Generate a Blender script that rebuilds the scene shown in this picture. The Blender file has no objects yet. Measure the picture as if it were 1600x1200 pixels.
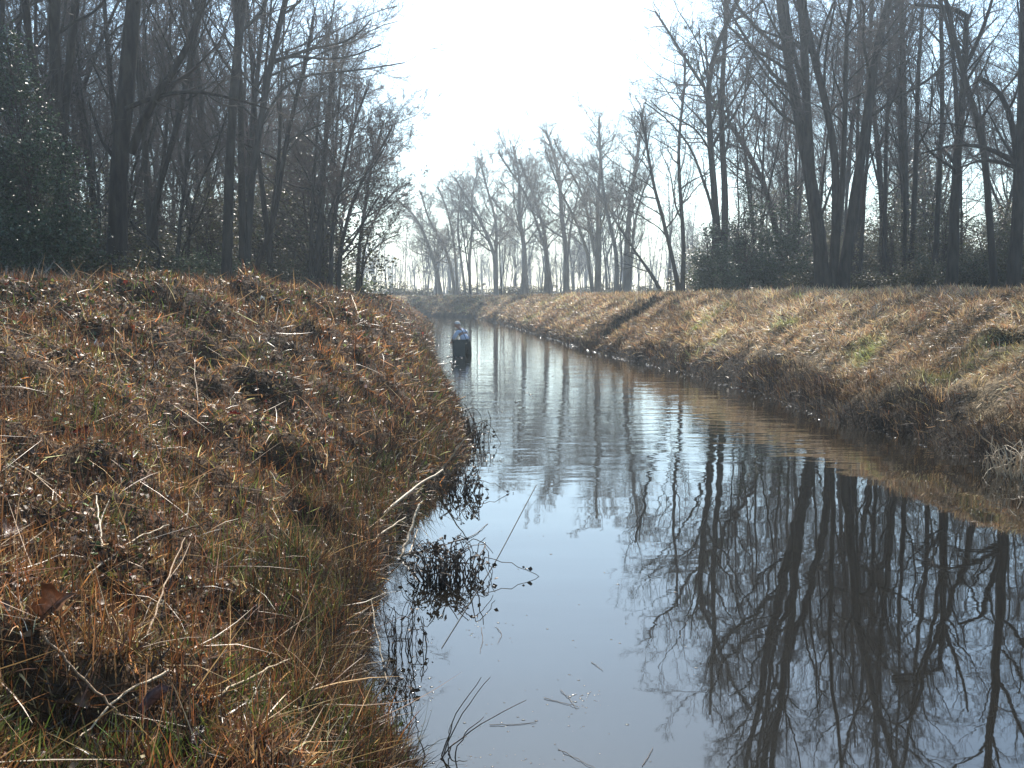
import bpy, bmesh, math, random
import numpy as np
from mathutils import Vector, Matrix
R_ = math.radians
rng = np.random.default_rng(7)
random.seed(7)
sc = bpy.context.scene
COL = sc.collection

# ------------------------------------------------------------------ camera
F_PX, HOR = 1600.0, 455.0
EYE = np.array([0.0, 0.0, 2.05])
PITCH = math.atan((600 - HOR) / F_PX)
cam = bpy.data.cameras.new('camera'); cam.lens = 36; cam.sensor_width = 36
cam.clip_start = 0.05; cam.clip_end = 3000
cam_o = bpy.data.objects.new('camera', cam); COL.objects.link(cam_o)
cam_o.location = EYE; cam_o.rotation_euler = (R_(90) - PITCH, 0, 0)
sc.camera = cam_o
cp, sp = math.cos(PITCH), math.sin(PITCH)

def ray(px, py):
    u, v = (px - 800) / F_PX, (py - 600) / F_PX
    return np.array([u, cp - sp * v, -sp - cp * v])
def at_Y(px, py, Y):
    d = ray(px, py); return EYE + d * (Y / d[1])
def at_Z(px, py, z):
    d = ray(px, py); return EYE + d * ((z - EYE[2]) / d[2])

# ------------------------------------------------------------------ noise
def _hash(ix, iy, seed):
    h = (ix * 374761393 + iy * 668265263 + seed * 1442695041) & 0xffffffff
    h = ((h ^ (h >> 13)) * 1274126177) & 0xffffffff
    return ((h ^ (h >> 16)) & 0xffff) / 65535.0
def vnoise(x, y, scale, seed=0):
    x = np.asarray(x) / scale; y = np.asarray(y) / scale
    ix = np.floor(x).astype(np.int64); iy = np.floor(y).astype(np.int64)
    fx = x - ix; fy = y - iy
    fx = fx * fx * (3 - 2 * fx); fy = fy * fy * (3 - 2 * fy)
    a = _hash(ix, iy, seed); b = _hash(ix + 1, iy, seed)
    c = _hash(ix, iy + 1, seed); d = _hash(ix + 1, iy + 1, seed)
    return (a + (b - a) * fx) * (1 - fy) + (c + (d - c) * fx) * fy - 0.5

# ------------------------------------------------------------------ terrain
# canal outline, near to far; each vertex: x, y, bank width, bank height
LEFT = np.array([(3.0, -14, 4.5, 1.9), (1.6, -6, 4.8, 1.9), (0.55, 0, 4.9, 1.95), (-0.02, 2.5, 4.9, 1.97), (-0.48, 4.2, 4.9, 1.98), (-0.80, 5.0, 4.8, 1.98),
    (-0.88, 6.6, 4.8, 1.98), (-1.0, 8, 4.7, 1.98), (-0.85, 9.9, 4.2, 2.0), (-0.62, 12, 3.7, 2.05), (-0.66, 14.3, 3.3, 2.10),
    (-1.15, 19.3, 2.9, 2.08), (-2.05, 27, 2.8, 1.98), (-3.1, 40, 2.8, 1.80), (-4.2, 54.7, 2.7, 1.65), (-5.6, 68, 2.6, 1.5), (-9, 76, 2.6, 1.45), (-90, 92, 2.6, 1.45)])
RIGHT = np.array([(11, -14, 4, 1.9), (9.2, -6, 4, 1.9), (8.0, 0, 4, 1.9), (6.6, 6, 4, 1.92), (5.8, 11.3, 4, 1.92), (5.7, 13.7, 4, 1.92), (5.2, 16, 4, 1.92), (5.05, 19.9, 4, 1.9),
    (4.3, 26.2, 4, 1.85), (2.85, 34.5, 4, 1.8), (1.5, 46.9, 4, 1.72), (-0.4, 63, 3.8, 1.62), (-3.0, 80, 3.6, 1.5), (-10, 88, 3.4, 1.42), (-90, 104, 3.4, 1.42)])

def seg_dist(x, y, line):
    best = np.full(x.shape, 1e9); w = np.zeros(x.shape); h = np.zeros(x.shape)
    for a, b in zip(line[:-1], line[1:]):
        dx, dy = b[0] - a[0], b[1] - a[1]
        t = np.clip(((x - a[0]) * dx + (y - a[1]) * dy) / (dx * dx + dy * dy), 0, 1)
        d = np.hypot(x - a[0] - t * dx, y - a[1] - t * dy)
        m = d < best
        best = np.where(m, d, best)
        w = np.where(m, a[2] + t * (b[2] - a[2]), w); h = np.where(m, a[3] + t * (b[3] - a[3]), h)
    return best, w, h
POLY = np.vstack([LEFT[:, :2], RIGHT[::-1, :2]])
def inside(x, y):
    c = np.zeros(x.shape, bool); n = len(POLY)
    for i in range(n):
        x1, y1 = POLY[i]; x2, y2 = POLY[(i + 1) % n]
        cond = ((y1 > y) != (y2 > y))
        with np.errstate(divide='ignore', invalid='ignore'):
            xi = (x2 - x1) * (y - y1) / (y2 - y1 + 1e-12) + x1
        c ^= cond & (x < xi)
    return c
def edge_wobble(x, y):
    return 0.16 * vnoise(x, y, 1.1, 3) + 0.10 * vnoise(x, y, 0.45, 4) + 0.05 * vnoise(x, y, 0.2, 6)
def gully(x, y):
    tg = np.clip(((x - 2.7) * 0.75 + (y - 36.0) * 0.66) / 5.0, 0.05, 0.62)
    return np.hypot(x - 2.7 - 0.75 * tg * 5.0, y - 36.0 - 0.66 * tg * 5.0), tg
def bare(x, y):
    """1 where the right bank is bare of straw and painted shade-dark: gully, hollow, slumps"""
    g = np.exp(-(gully(x, y)[0] / 1.15) ** 4)
    h = np.exp(-(np.hypot((x - 7.45) / 0.36, (y - 15.1) / 0.4)) ** 4)
    return np.clip(np.maximum(g, h), 0, 1)
def terrain(x, y):
    """height, signed distance to the water edge, 1 for the left side"""
    x = np.asarray(x, float); y = np.asarray(y, float)
    dl, wl, hl = seg_dist(x, y, LEFT); dr, wr, hr = seg_dist(x, y, RIGHT)
    left = dl < dr
    d = np.where(left, dl, dr); w = np.where(left, wl, wr); h = np.where(left, hl, hr)
    ins = inside(x, y)
    s = np.where(ins, -d, d) + edge_wobble(x, y) * np.clip(2 - d, 0, 1)
    t = np.clip(s / w, 0, 1)
    prof = np.sin(t * math.pi / 2)
    cut = np.clip(s / 0.10, 0, 1) * np.where(left, 0.10, 0.14)
    z = h * prof * 0.95 + cut
    far = np.clip((s - w) / 20, 0, 1)
    z = z + np.where(left, 0.22, 0.10) * far * np.clip(1.6 - np.abs(y) / 60, 0, 1)
    dry = np.clip(s / 0.5, 0, 1)
    bump = 0.16 * vnoise(x, y, 1.7, 1) + 0.30 * vnoise(x, y, 0.6, 2) + 0.20 * vnoise(x, y, 0.27, 5) + 0.08 * vnoise(x, y, 0.13, 8)
    bump = bump * np.where(left, 1.0, 0.9) * np.where(t < 1, 1, 0.5)
    z = z + bump * dry
    # gully cut down through the right bank, and a bare hollow further right
    gd, tg = gully(x, y)
    z = z - np.where(~left, 1.0 * np.exp(-(gd / 1.0) ** 2) * np.clip(s / 0.6, 0, 1) * np.clip(1.15 - tg, 0, 1), 0)
    z = z - np.where(~left, 0.45 * np.exp(-(np.hypot((x - 7.45) / 0.30, (y - 15.1) / 0.34)) ** 2), 0)
    bed = -np.clip(-s * 0.8, 0, 0.62) - 0.01
    z = np.where(s < 0, bed, np.maximum(z, 0.004 * (s > 0)))
    return z, s, left
def tz(x, y):
    return float(terrain(np.array([x]), np.array([y]))[0][0])
def normals(x, y, e=0.06):
    zx = (terrain(x + e, y)[0] - terrain(x - e, y)[0]) / (2 * e)
    zy = (terrain(x, y + e)[0] - terrain(x, y - e)[0]) / (2 * e)
    n = np.stack([-zx, -zy, np.ones_like(zx)], 1)
    return n / np.linalg.norm(n, axis=1, keepdims=True)
def ground_hit(px, py, tmax=120):
    d = ray(px, py); t = np.arange(1.2, tmax, 0.01)
    p = EYE[None] + d[None] * t[:, None]
    z = np.maximum(terrain(p[:, 0], p[:, 1])[0], 0.0)
    k = int(np.argmax(p[:, 2] < z))
    return np.array([p[k, 0], p[k, 1], z[k]])

# ------------------------------------------------------------------ mesh helpers
def mesh_np(name, verts, quads, mat, col=None, smooth=False, tris=None):
    me = bpy.data.meshes.new(name)
    nq = len(quads); nt = 0 if tris is None else len(tris)
    me.vertices.add(len(verts)); me.vertices.foreach_set('co', np.ascontiguousarray(verts, np.float32).ravel())
    loops = np.asarray(quads, np.int32).ravel()
    if nt: loops = np.concatenate([loops, np.asarray(tris, np.int32).ravel()])
    me.loops.add(len(loops)); me.loops.foreach_set('vertex_index', loops)
    starts = np.arange(nq) * 4
    if nt: starts = np.concatenate([starts, nq * 4 + np.arange(nt) * 3])
    me.polygons.add(nq + nt); me.polygons.foreach_set('loop_start', starts.astype(np.int32))
    if smooth: me.polygons.foreach_set('use_smooth', np.ones(nq + nt, bool))
    if col is not None:
        a = me.attributes.new('Col', 'FLOAT_COLOR', 'POINT')
        c = np.ones((len(verts), 4), np.float32); c[:, :3] = col
        a.data.foreach_set('color', c.ravel())
    me.update(calc_edges=True)
    if mat: me.materials.append(mat)
    return me
def link(name, me, parent=None, loc=None):
    o = bpy.data.objects.new(name, me); COL.objects.link(o)
    if parent is not None: o.parent = parent
    if loc is not None: o.location = loc
    return o
def tag(o, label=None, cat=None, group=None, kind=None):
    if label: o['label'] = label
    if cat: o['category'] = cat
    if group: o['group'] = group
    if kind: o['kind'] = kind
    return o
def empty(name, loc, rz=0.0):
    o = bpy.data.objects.new(name, None); COL.objects.link(o)
    o.location = loc; o.rotation_euler = (0, 0, rz); o.empty_display_size = 0.2
    return o
def nrm(v): return v / np.maximum(np.linalg.norm(v, axis=-1, keepdims=True), 1e-9)

def tubes(groups, sides_of):
    """groups: list of (P (B,n,3), R (B,n)); returns verts, quads"""
    V, Q, off = [], [], 0
    for (P, R), k in zip(groups, sides_of):
        B, n, _ = P.shape
        if B == 0: continue
        T = np.gradient(P, axis=1); T = nrm(T)
        mean = nrm(P[:, -1] - P[:, 0])
        ref = np.where(np.abs(mean[:, 2:3]) < 0.8, np.array([[0, 0, 1.0]]), np.array([[1.0, 0, 0]]))
        U = nrm(np.cross(T, ref[:, None, :])); W = np.cross(T, U)
        a = np.arange(k) * 2 * math.pi / k
        ring = U[:, :, None, :] * np.cos(a)[None, None, :, None] + W[:, :, None, :] * np.sin(a)[None, None, :, None]
        v = P[:, :, None, :] + ring * R[:, :, None, None]
        V.append(v.reshape(-1, 3))
        b = np.arange(B)[:, None, None] * n * k; i = np.arange(n - 1)[None, :, None] * k; j = np.arange(k)[None, None, :]
        j2 = (j + 1) % k
        q = np.stack([b + i + j, b + i + j2, b + i + k + j2, b + i + k + j], -1).reshape(-1, 4) + off
        Q.append(q); off += B * n * k
    return np.concatenate(V), np.concatenate(Q)

# ------------------------------------------------------------------ materials
def new_mat(name):
    m = bpy.data.materials.new(name); m.use_nodes = True
    nt = m.node_tree; nt.nodes.clear()
    return m, nt, nt.nodes, nt.links
def principled(name, color, rough=0.8, spec=0.3, noise=None, bump=0.0, bscale=20, metallic=0, stretch=None):
    m, nt, N, L = new_mat(name)
    out = N.new('ShaderNodeOutputMaterial'); b = N.new('ShaderNodeBsdfPrincipled')
    b.inputs['Base Color'].default_value = (*color, 1); b.inputs['Roughness'].default_value = rough
    b.inputs['Specular IOR Level'].default_value = spec; b.inputs['Metallic'].default_value = metallic
    L.new(b.outputs[0], out.inputs[0])
    tc = N.new('ShaderNodeTexCoord')
    src = tc.outputs['Object']
    if stretch:
        mp = N.new('ShaderNodeMapping'); mp.inputs['Scale'].default_value = stretch; L.new(src, mp.inputs[0]); src = mp.outputs[0]
    if noise:
        c2, s = noise
        n = N.new('ShaderNodeTexNoise'); n.inputs['Scale'].default_value = s; n.inputs['Detail'].default_value = 5; L.new(src, n.inputs['Vector'])
        cr = N.new('ShaderNodeValToRGB'); cr.color_ramp.elements[0].position = 0.35; cr.color_ramp.elements[1].position = 0.65
        cr.color_ramp.elements[0].color = (*color, 1); cr.color_ramp.elements[1].color = (*c2, 1)
        L.new(n.outputs['Fac'], cr.inputs[0]); L.new(cr.outputs[0], b.inputs['Base Color'])
    if bump:
        n = N.new('ShaderNodeTexNoise'); n.inputs['Scale'].default_value = bscale; n.inputs['Detail'].default_value = 4; L.new(src, n.inputs['Vector'])
        bp = N.new('ShaderNodeBump'); bp.inputs['Strength'].default_value = bump; bp.inputs['Distance'].default_value = 0.05
        L.new(n.outputs['Fac'], bp.inputs['Height']); L.new(bp.outputs[0], b.inputs['Normal'])
    return m
def leafy(name, rough=0.4, spec=0.5, trans=0.35, gain=1.0):
    """colour from the blade's own attribute, some light passes through"""
    m, nt, N, L = new_mat(name)
    out = N.new('ShaderNodeOutputMaterial'); b = N.new('ShaderNodeBsdfPrincipled'); t = N.new('ShaderNodeBsdfTranslucent'); mx = N.new('ShaderNodeMixShader')
    a = N.new('ShaderNodeAttribute'); a.attribute_name = 'Col'
    b.inputs['Roughness'].default_value = rough; b.inputs['Specular IOR Level'].default_value = spec
    L.new(a.outputs['Color'], b.inputs['Base Color']); L.new(a.outputs['Color'], t.inputs['Color'])
    mx.inputs[0].default_value = trans
    L.new(b.outputs[0], mx.inputs[1]); L.new(t.outputs[0], mx.inputs[2]); L.new(mx.outputs[0], out.inputs[0])
    return m

M_BARK = []
for i, (c1, c2) in enumerate([((0.022, 0.017, 0.013), (0.055, 0.044, 0.034)), ((0.026, 0.022, 0.019), (0.062, 0.053, 0.044)), ((0.020, 0.015, 0.012), (0.050, 0.038, 0.028))]):
    M_BARK.append(principled('bark_%s' % 'abc'[i], c1, 0.9, 0.15, (c2, 7.0), 0.9, 14, stretch=(1, 1, 0.22)))
M_HAZEBARK = principled('haze_pale_bark', (0.22, 0.20, 0.17), 0.85, 0.2, ((0.36, 0.33, 0.28), 2.5), 0.5, 12, stretch=(1, 1, 0.35))  # pale bark, lightened further to carry distance haze on the bend trees
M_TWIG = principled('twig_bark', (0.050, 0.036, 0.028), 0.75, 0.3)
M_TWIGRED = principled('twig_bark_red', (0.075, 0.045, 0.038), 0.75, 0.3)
M_TWIGPALE = principled('twig_bark_pale', (0.32, 0.285, 0.24), 0.75, 0.3)  # haze put into the twig colour at the bend; also the grey tangle
M_GRASS = leafy('dry_blades', 0.42, 0.50, 0.36)
M_LEAF = leafy('leaf_litter', 0.50, 0.38, 0.25)
M_HOLLY = leafy('evergreen_leaf', 0.38, 0.5, 0.25)
M_WEED = leafy('weed_stems', 0.5, 0.35, 0.2)

def ground_mat():
    m, nt, N, L = new_mat('bank_soil')
    out = N.new('ShaderNodeOutputMaterial'); b = N.new('ShaderNodeBsdfPrincipled'); L.new(b.outputs[0], out.inputs[0])
    b.inputs['Roughness'].default_value = 0.95; b.inputs['Specular IOR Level'].default_value = 0.15
    a = N.new('ShaderNodeAttribute'); a.attribute_name = 'Col'
    tc = N.new('ShaderNodeTexCoord')
    n = N.new('ShaderNodeTexNoise'); n.inputs['Scale'].default_value = 9; n.inputs['Detail'].default_value = 8; L.new(tc.outputs['Object'], n.inputs['Vector'])
    mr = N.new('ShaderNodeMapRange'); mr.inputs['From Min'].default_value = 0.3; mr.inputs['From Max'].default_value = 0.7; mr.inputs['To Min'].default_value = 0.45; mr.inputs['To Max'].default_value = 1.6
    L.new(n.outputs['Fac'], mr.inputs[0])
    mx = N.new('ShaderNodeVectorMath'); mx.operation = 'SCALE'; L.new(a.outputs['Color'], mx.inputs[0]); L.new(mr.outputs[0], mx.inputs['Scale'])
    L.new(mx.outputs[0], b.inputs['Base Color'])
    bp = N.new('ShaderNodeBump'); bp.inputs['Strength'].default_value = 0.9; bp.inputs['Distance'].default_value = 0.06
    n2 = N.new('ShaderNodeTexNoise'); n2.inputs['Scale'].default_value = 22; n2.inputs['Detail'].default_value = 6; L.new(tc.outputs['Object'], n2.inputs['Vector'])
    L.new(n2.outputs['Fac'], bp.inputs['Height']); L.new(bp.outputs[0], b.inputs['Normal'])
    return m

def water_mat():
    m, nt, N, L = new_mat('canal_water')
    out = N.new('ShaderNodeOutputMaterial'); b = N.new('ShaderNodeBsdfPrincipled'); L.new(b.outputs[0], out.inputs[0])
    b.inputs['Base Color'].default_value = (0.0075, 0.0065, 0.0045, 1); b.inputs['Roughness'].default_value = 0.015; b.inputs['IOR'].default_value = 1.75
    b.inputs['Specular IOR Level'].default_value = 0.5
    tc = N.new('ShaderNodeTexCoord')
    def noise(scale, sx, sy, det=2):
        mp = N.new('ShaderNodeMapping'); mp.inputs['Scale'].default_value = (sx, sy, 1); L.new(tc.outputs['Object'], mp.inputs[0])
        n = N.new('ShaderNodeTexNoise'); n.inputs['Scale'].default_value = scale; n.inputs['Detail'].default_value = det; L.new(mp.outputs[0], n.inputs['Vector'])
        return n.outputs['Fac']
    def math_(op, a, c):
        q = N.new('ShaderNodeMath'); q.operation = op
        for i, v in enumerate((a, c)):
            if isinstance(v, (int, float)): q.inputs[i].default_value = v
            else: L.new(v, q.inputs[i])
        return q.outputs[0]
    sep = N.new('ShaderNodeSeparateXYZ'); L.new(tc.outputs['Object'], sep.inputs[0])
    patch = noise(0.33, 0.6, 1.0, 2)
    # ripples begin some way up the canal, calm water near the bank we stand on
    mr = N.new('ShaderNodeMapRange'); mr.inputs['From Min'].default_value = 10.0; mr.inputs['From Max'].default_value = 13.5; mr.inputs['To Min'].default_value = 0.0; mr.inputs['To Max'].default_value = 1.0
    wob = math_('ADD', sep.outputs['Y'], math_('MULTIPLY', math_('SUBTRACT', patch, 0.5), 9.0))
    L.new(wob, mr.inputs[0])
    far = mr.outputs[0]
    r1 = noise(5.0, 0.55, 1.5, 2); r2 = noise(2.0, 0.5, 1.3, 1); r3 = noise(0.9, 0.6, 1.0, 1)
    h = math_('ADD', math_('MULTIPLY', math_('ADD', math_('MULTIPLY', r1, 0.0034), math_('MULTIPLY', r2, 0.008)), math_('ADD', math_('MULTIPLY', far, 0.85), 0.05)), math_('MULTIPLY', r3, 0.006))
    bp = N.new('ShaderNodeBump'); bp.inputs['Strength'].default_value = 1.0; bp.inputs['Distance'].default_value = 1.0
    L.new(h, bp.inputs['Height']); L.new(bp.outputs[0], b.inputs['Normal'])
    return m

# ------------------------------------------------------------------ ground and water
def axis(a, b, fine0, fine1, step, grow=1.10):
    mid = list(np.arange(fine0, fine1 + 1e-6, step))
    lo, s, p = [], step, fine0
    while p > a: s *= grow; p -= s; lo.append(max(p, a))
    hi, s, p = [], step, fine1
    while p < b: s *= grow; p += s; hi.append(min(p, b))
    return np.array(lo[::-1] + mid + hi)
gx = axis(-560, 560, -8.5, 12.0, 0.075, 1.07)
gy = np.concatenate([axis(-60, 2.2, 2.0, 2.2, 0.15, 1.2)[:-1], np.arange(2.2, 16, 0.075), np.arange(16, 45, 0.16), np.arange(45, 110, 0.5), axis(110, 560, 110, 111, 0.8, 1.15)])
gy = np.unique(gy)
GX, GY = np.meshgrid(gx, gy)
gz, gs, gl = terrain(GX.ravel(), GY.ravel())
nx, ny = len(gx), len(gy)
ii = (np.arange(ny - 1)[:, None] * nx + np.arange(nx - 1)[None]).ravel()
gq = np.stack([ii, ii + 1, ii + nx + 1, ii + nx], 1)
fx, fy = GX.ravel(), GY.ravel()
gcol = np.zeros((len(fx), 3))
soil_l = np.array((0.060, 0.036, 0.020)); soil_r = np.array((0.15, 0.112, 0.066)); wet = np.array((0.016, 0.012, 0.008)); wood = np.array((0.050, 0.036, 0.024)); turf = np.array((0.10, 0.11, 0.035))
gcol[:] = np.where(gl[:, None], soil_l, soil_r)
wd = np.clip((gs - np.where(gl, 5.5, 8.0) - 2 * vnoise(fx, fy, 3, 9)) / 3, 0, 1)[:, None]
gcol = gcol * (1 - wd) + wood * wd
bb = bare(fx, fy)[:, None] * (~gl)[:, None]
gcol = gcol * (1 - bb) + np.array((.022, .017, .011)) * bb  # gully and hollow soil darkened, their shade put into the colour
mud = np.clip(vnoise(fx, fy, .5, 91) * 3, 0, 1)[:, None]
gcol = gcol * (1 - .5 * mud)
green = (np.clip(1 - np.abs(gs - 5.4) / 1.6, 0, 1) * (~gl) * np.clip((fy - 24) / 12, 0, 1) * np.clip((85 - fy) / 20, 0, 1))[:, None]
gcol = gcol * (1 - green) + turf * green
wt = np.clip(1 - (gs - 0.12 - np.where(~gl & (fy < 30), .30 + .6 * vnoise(fx, fy, .9, 92), 0)) / 0.25, 0, 1)[:, None]  # wet margin, widened on the right to paint in the undercut's shade
gcol = gcol * (1 - wt) + wet * wt
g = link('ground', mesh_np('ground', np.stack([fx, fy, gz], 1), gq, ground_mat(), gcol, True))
tag(g, kind='structure')
wv = np.array([(-92, -16, 0), (14, -16, 0), (14, 108, 0), (-92, 108, 0)], float)
w = link('water', mesh_np('water', wv, np.array([[0, 1, 2, 3]]), water_mat())); tag(w, kind='structure')

# ------------------------------------------------------------------ ground cover
def pal(n, colors, weights, var=0.35):
    c = np.array(colors)[rng.choice(len(colors), n, p=np.array(weights) / sum(weights))]
    return c * np.exp(rng.normal(0, var, (n, 1))) * (1 + rng.normal(0, 0.06, (n, 3)))
def blades(x, y, z, nr, length, width, lean, yaw, bend, colors, sink=0.01, twist=0.9, segs=2):
    """curved tapering strips growing along nr, leaning by lean towards yaw"""
    n = len(x)
    ref = np.stack([np.cos(yaw), np.sin(yaw), np.zeros(n)], 1)
    ta = nrm(ref - nr * np.sum(ref * nr, 1, keepdims=True)); tb = np.cross(nr, ta)
    ang = yaw * 0 + rng.normal(0, twist, n)
    p = np.stack([x, y, z - sink], 1)
    V = []
    wid = [1.0, 0.85, 0.12] if segs == 2 else [1.0, 0.95, 0.7, 0.1]
    for k in range(segs + 1):
        th = np.clip(lean + bend * k / segs, 0, 2.2)[:, None]
        d = nr * np.cos(th) + ta * np.sin(th)
        s0 = tb * np.cos(ang)[:, None] + np.cross(d, tb) * np.sin(ang)[:, None]
        h = s0 * (width * wid[k] * 0.5)[:, None]
        V.append(p - h); V.append(p + h)
        p = p + d * (length / segs)[:, None]
    m = 2 * (segs + 1)
    V = np.stack(V, 1).reshape(-1, 3)
    b = np.arange(n)[:, None] * m
    Q = np.concatenate([b + np.array([[2 * k, 2 * k + 1, 2 * k + 3, 2 * k + 2]]) for k in range(segs)], 0)
    return V, Q, np.repeat(colors, m, 0)
def flakes(x, y, z, nr, size, colors, tilt=0.6, lift=0.01):
    """small curled leaves: a folded, cupped rhombus of four faces"""
    n = len(x); yaw = rng.uniform(0, 6.28, n)
    nn = nrm(nr + rng.normal(0, tilt, (n, 3)))
    ref = np.stack([np.cos(yaw), np.sin(yaw), 0.2 * np.ones(n)], 1)
    a = nrm(ref - nn * np.sum(ref * nn, 1, keepdims=True)); b = np.cross(nn, a)
    c = np.stack([x, y, z + lift + size * 0.25], 1)
    wd = rng.uniform(0.28, 0.5, n)[:, None]; s = size[:, None]; cup = rng.uniform(-0.1, 0.35, n)[:, None]
    P0 = c - a * s * 0.5 + nn * s * cup; P1 = c - a * s * 0.1 + b * s * wd + nn * s * cup * 0.7; P2 = c + a * s * 0.5 + nn * s * cup * 0.5
    P3 = c - a * s * 0.1 - b * s * wd + nn * s * cup * 0.7; P4 = c + nn * 0
    V = np.stack([P0, P1, P2, P3, P4], 1).reshape(-1, 3); k = np.arange(n)[:, None] * 5
    T = np.concatenate([k + np.array([[4, 0, 3]]), k + np.array([[4, 3, 2]]), k + np.array([[4, 2, 1]]), k + np.array([[4, 1, 0]])], 0)
    return V, T, np.repeat(colors, 5, 0)
def sample(n, ylo, yhi, side, smin, smax, power=1.5, fov=0.62):
    """random points in the view wedge, thicker near the camera"""
    out = []
    got = 0
    while got < n:
        u = rng.random(n * 3)
        e = 2 - power
        yy = (ylo ** e + u * (yhi ** e - ylo ** e)) ** (1 / e) if abs(e) > 1e-3 else ylo * (yhi / ylo) ** u
        xx = yy * rng.uniform(-fov, fov, len(yy))
        z, s, l = terrain(xx, yy)
        m = (s > smin) & (s < smax) & (l if side == 'left' else ~l)
        out.append(np.stack([xx[m], yy[m], z[m], s[m]], 1)); got += m.sum()
    return np.concatenate(out)[:n].T

REDB, STRAW, DARK, OLIVE, GREY, RUST, TAN = (0.15, 0.070, 0.030), (0.36, 0.255, 0.135), (0.050, 0.030, 0.018), (0.095, 0.105, 0.028), (0.22, 0.19, 0.15), (0.21, 0.095, 0.035), (0.26, 0.17, 0.085)
def put(name, parts, mat, tri=False, label=None):
    V = np.concatenate([p[0] for p in parts]); off = np.cumsum([0] + [len(p[0]) for p in parts[:-1]])
    Q = np.concatenate([p[1] + o for p, o in zip(parts, off)]); C = np.clip(np.concatenate([p[2] for p in parts]), 0.004, 0.9)
    me = mesh_np(name, V, np.zeros((0, 4), int) if tri else Q, mat, C, False, Q if tri else None)
    o = link(name, me); tag(o, label, None, None, 'stuff'); return o

# left bank: tussocks of dead weed, tangled stems lying every way, litter
def clump(x, y, sc_, seed): return np.clip(0.5 + 1.6 * vnoise(x, y, sc_, seed), 0, 1)
def tussocks(nc, per, ylo, yhi, side, smin, smax, power, spread, hmin, hmax, width, pals, wts, dref, var=0.3, skip=None):
    cx, cy, cz, cs = sample(nc, ylo, yhi, side, smin, smax, power)
    k = rng.poisson(per, nc); own = np.repeat(np.arange(nc), k); n = len(own)
    sc1 = np.clip(cy / dref, 0.75, 3.0)
    off = rng.normal(0, 1, (n, 2)) * (spread * rng.uniform(.5, 1.4, nc) * sc1 ** .5)[own][:, None]
    x, y = cx[own] + off[:, 0], cy[own] + off[:, 1]
    z, s, l = terrain(x, y); ok = s > 0.0
    if skip is not None: ok &= rng.random(n) > skip(x, y)
    own, x, y, z, off = own[ok], x[ok], y[ok], z[ok], off[ok]; n = len(x)
    H = rng.uniform(hmin, hmax, nc) * (0.45 + 1.0 * clump(cx, cy, 0.8, 24))
    cl = pal(nc, pals, wts, var)
    wind = rng.uniform(0, 6.28, nc); 
    yaw = np.where(rng.random(n) < .6, np.arctan2(off[:, 1], off[:, 0]), wind[own]) + rng.normal(0, .5, n)
    lean = np.clip(np.hypot(off[:, 0], off[:, 1]) / spread * .35 + rng.normal(0.1, .3, n), 0, 1.5)
    nr = np.tile(np.array([[0, 0, 1.0]]), (n, 1))
    c = cl[own] * np.exp(rng.normal(0, .35, (n, 1)))
    return blades(x, y, z, nr, H[own] * rng.uniform(.4, 1.2, n), rng.uniform(*width, n) * sc1[own], lean, yaw, rng.normal(.35, .5, n), c, twist=1.2, segs=3)
t1 = tussocks(11000, 11, 2.3, 75, 'left', 0.03, 9.0, 1.5, .045, .03, .14, (.0035, .008), [REDB, RUST, DARK, TAN, STRAW, OLIVE], [3.6, 1.1, 5, 2.6, 1.7, 1.6], 9, .65)
n = 120000
x, y, z, s = sample(n, 2.2, 75, 'left', 0.0, 9.0, 1.5)
nr = nrm(normals(x, y) + rng.normal(0, .25, (n, 3))); sc1 = np.clip(np.maximum(y, 3) / 9, 0.75, 3.0)
lying = blades(x, y, z, nr, rng.uniform(0.02, 0.14, n) * np.clip(sc1, 1, 1.5), rng.uniform(0.004, 0.010, n) * sc1, rng.uniform(0.4, 1.55, n), rng.uniform(0, 6.28, n), rng.normal(0.2, 0.6, n),
               pal(n, [REDB, RUST, DARK, TAN, STRAW, GREY, OLIVE], [3.0, .9, 4.6, 2.4, 1.9, .9, 1.5], .65) * (0.3 + 1.4 * clump(x, y, 0.6, 23))[:, None], twist=0.8, segs=3)
# stiff upright stubble and long stems sprawled over it
n = 26000
x, y, z, s = sample(n, 2.4, 60, 'left', 0.05, 8.5, 1.5)
keep = rng.random(n) < clump(x, y, 0.7, 25); x, y, z, s = x[keep], y[keep], z[keep], s[keep]; n = len(x); sc1 = np.clip(y / 9, .75, 3)
stub = blades(x, y, z, np.tile(np.array([[0, 0, 1.0]]), (n, 1)), rng.uniform(.08, .26, n), rng.uniform(.004, .008, n) * sc1, np.abs(rng.normal(0, .25, n)), rng.uniform(0, 6.28, n), rng.normal(0, .15, n), pal(n, [REDB, RUST, DARK, (.10, .05, .03), TAN], [3, 1, 2, 3, 1]), twist=1.2)
n = 3600
x, y, z, s = sample(n, 2.4, 40, 'left', 0.05, 8.5, 1.5); sc1 = np.clip(y / 9, .7, 2.5)
longs = blades(x, y, z + .03, nrm(normals(x, y) + rng.normal(0, .15, (n, 3))), rng.uniform(.15, .5, n), rng.uniform(.003, .007, n) * sc1, rng.uniform(.7, 1.5, n), rng.uniform(0, 6.28, n), rng.normal(.2, .35, n), pal(n, [STRAW, TAN, (.5, .40, .26), REDB, DARK], [3, 2, 1.5, 2, 1]), twist=.7, segs=3)
t1, lying, stub, longs = [(a_, b_, c_ * np.array([.98, .84, .70])) for a_, b_, c_ in (t1, lying, stub, longs)]
put('dry_grass', [t1, lying, stub, longs], M_GRASS)
n = 130000
x, y, z, s = sample(n, 2.2, 45, 'left', 0.05, 8.0, 1.55)
keep = rng.random(n) < np.clip(2.2 * vnoise(x, y, 0.45, 26) + 1.5 * vnoise(x, y, 1.6, 27) + .30, 0.03, 1); x, y, z, s = x[keep], y[keep], z[keep], s[keep]; n = len(x)
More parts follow.
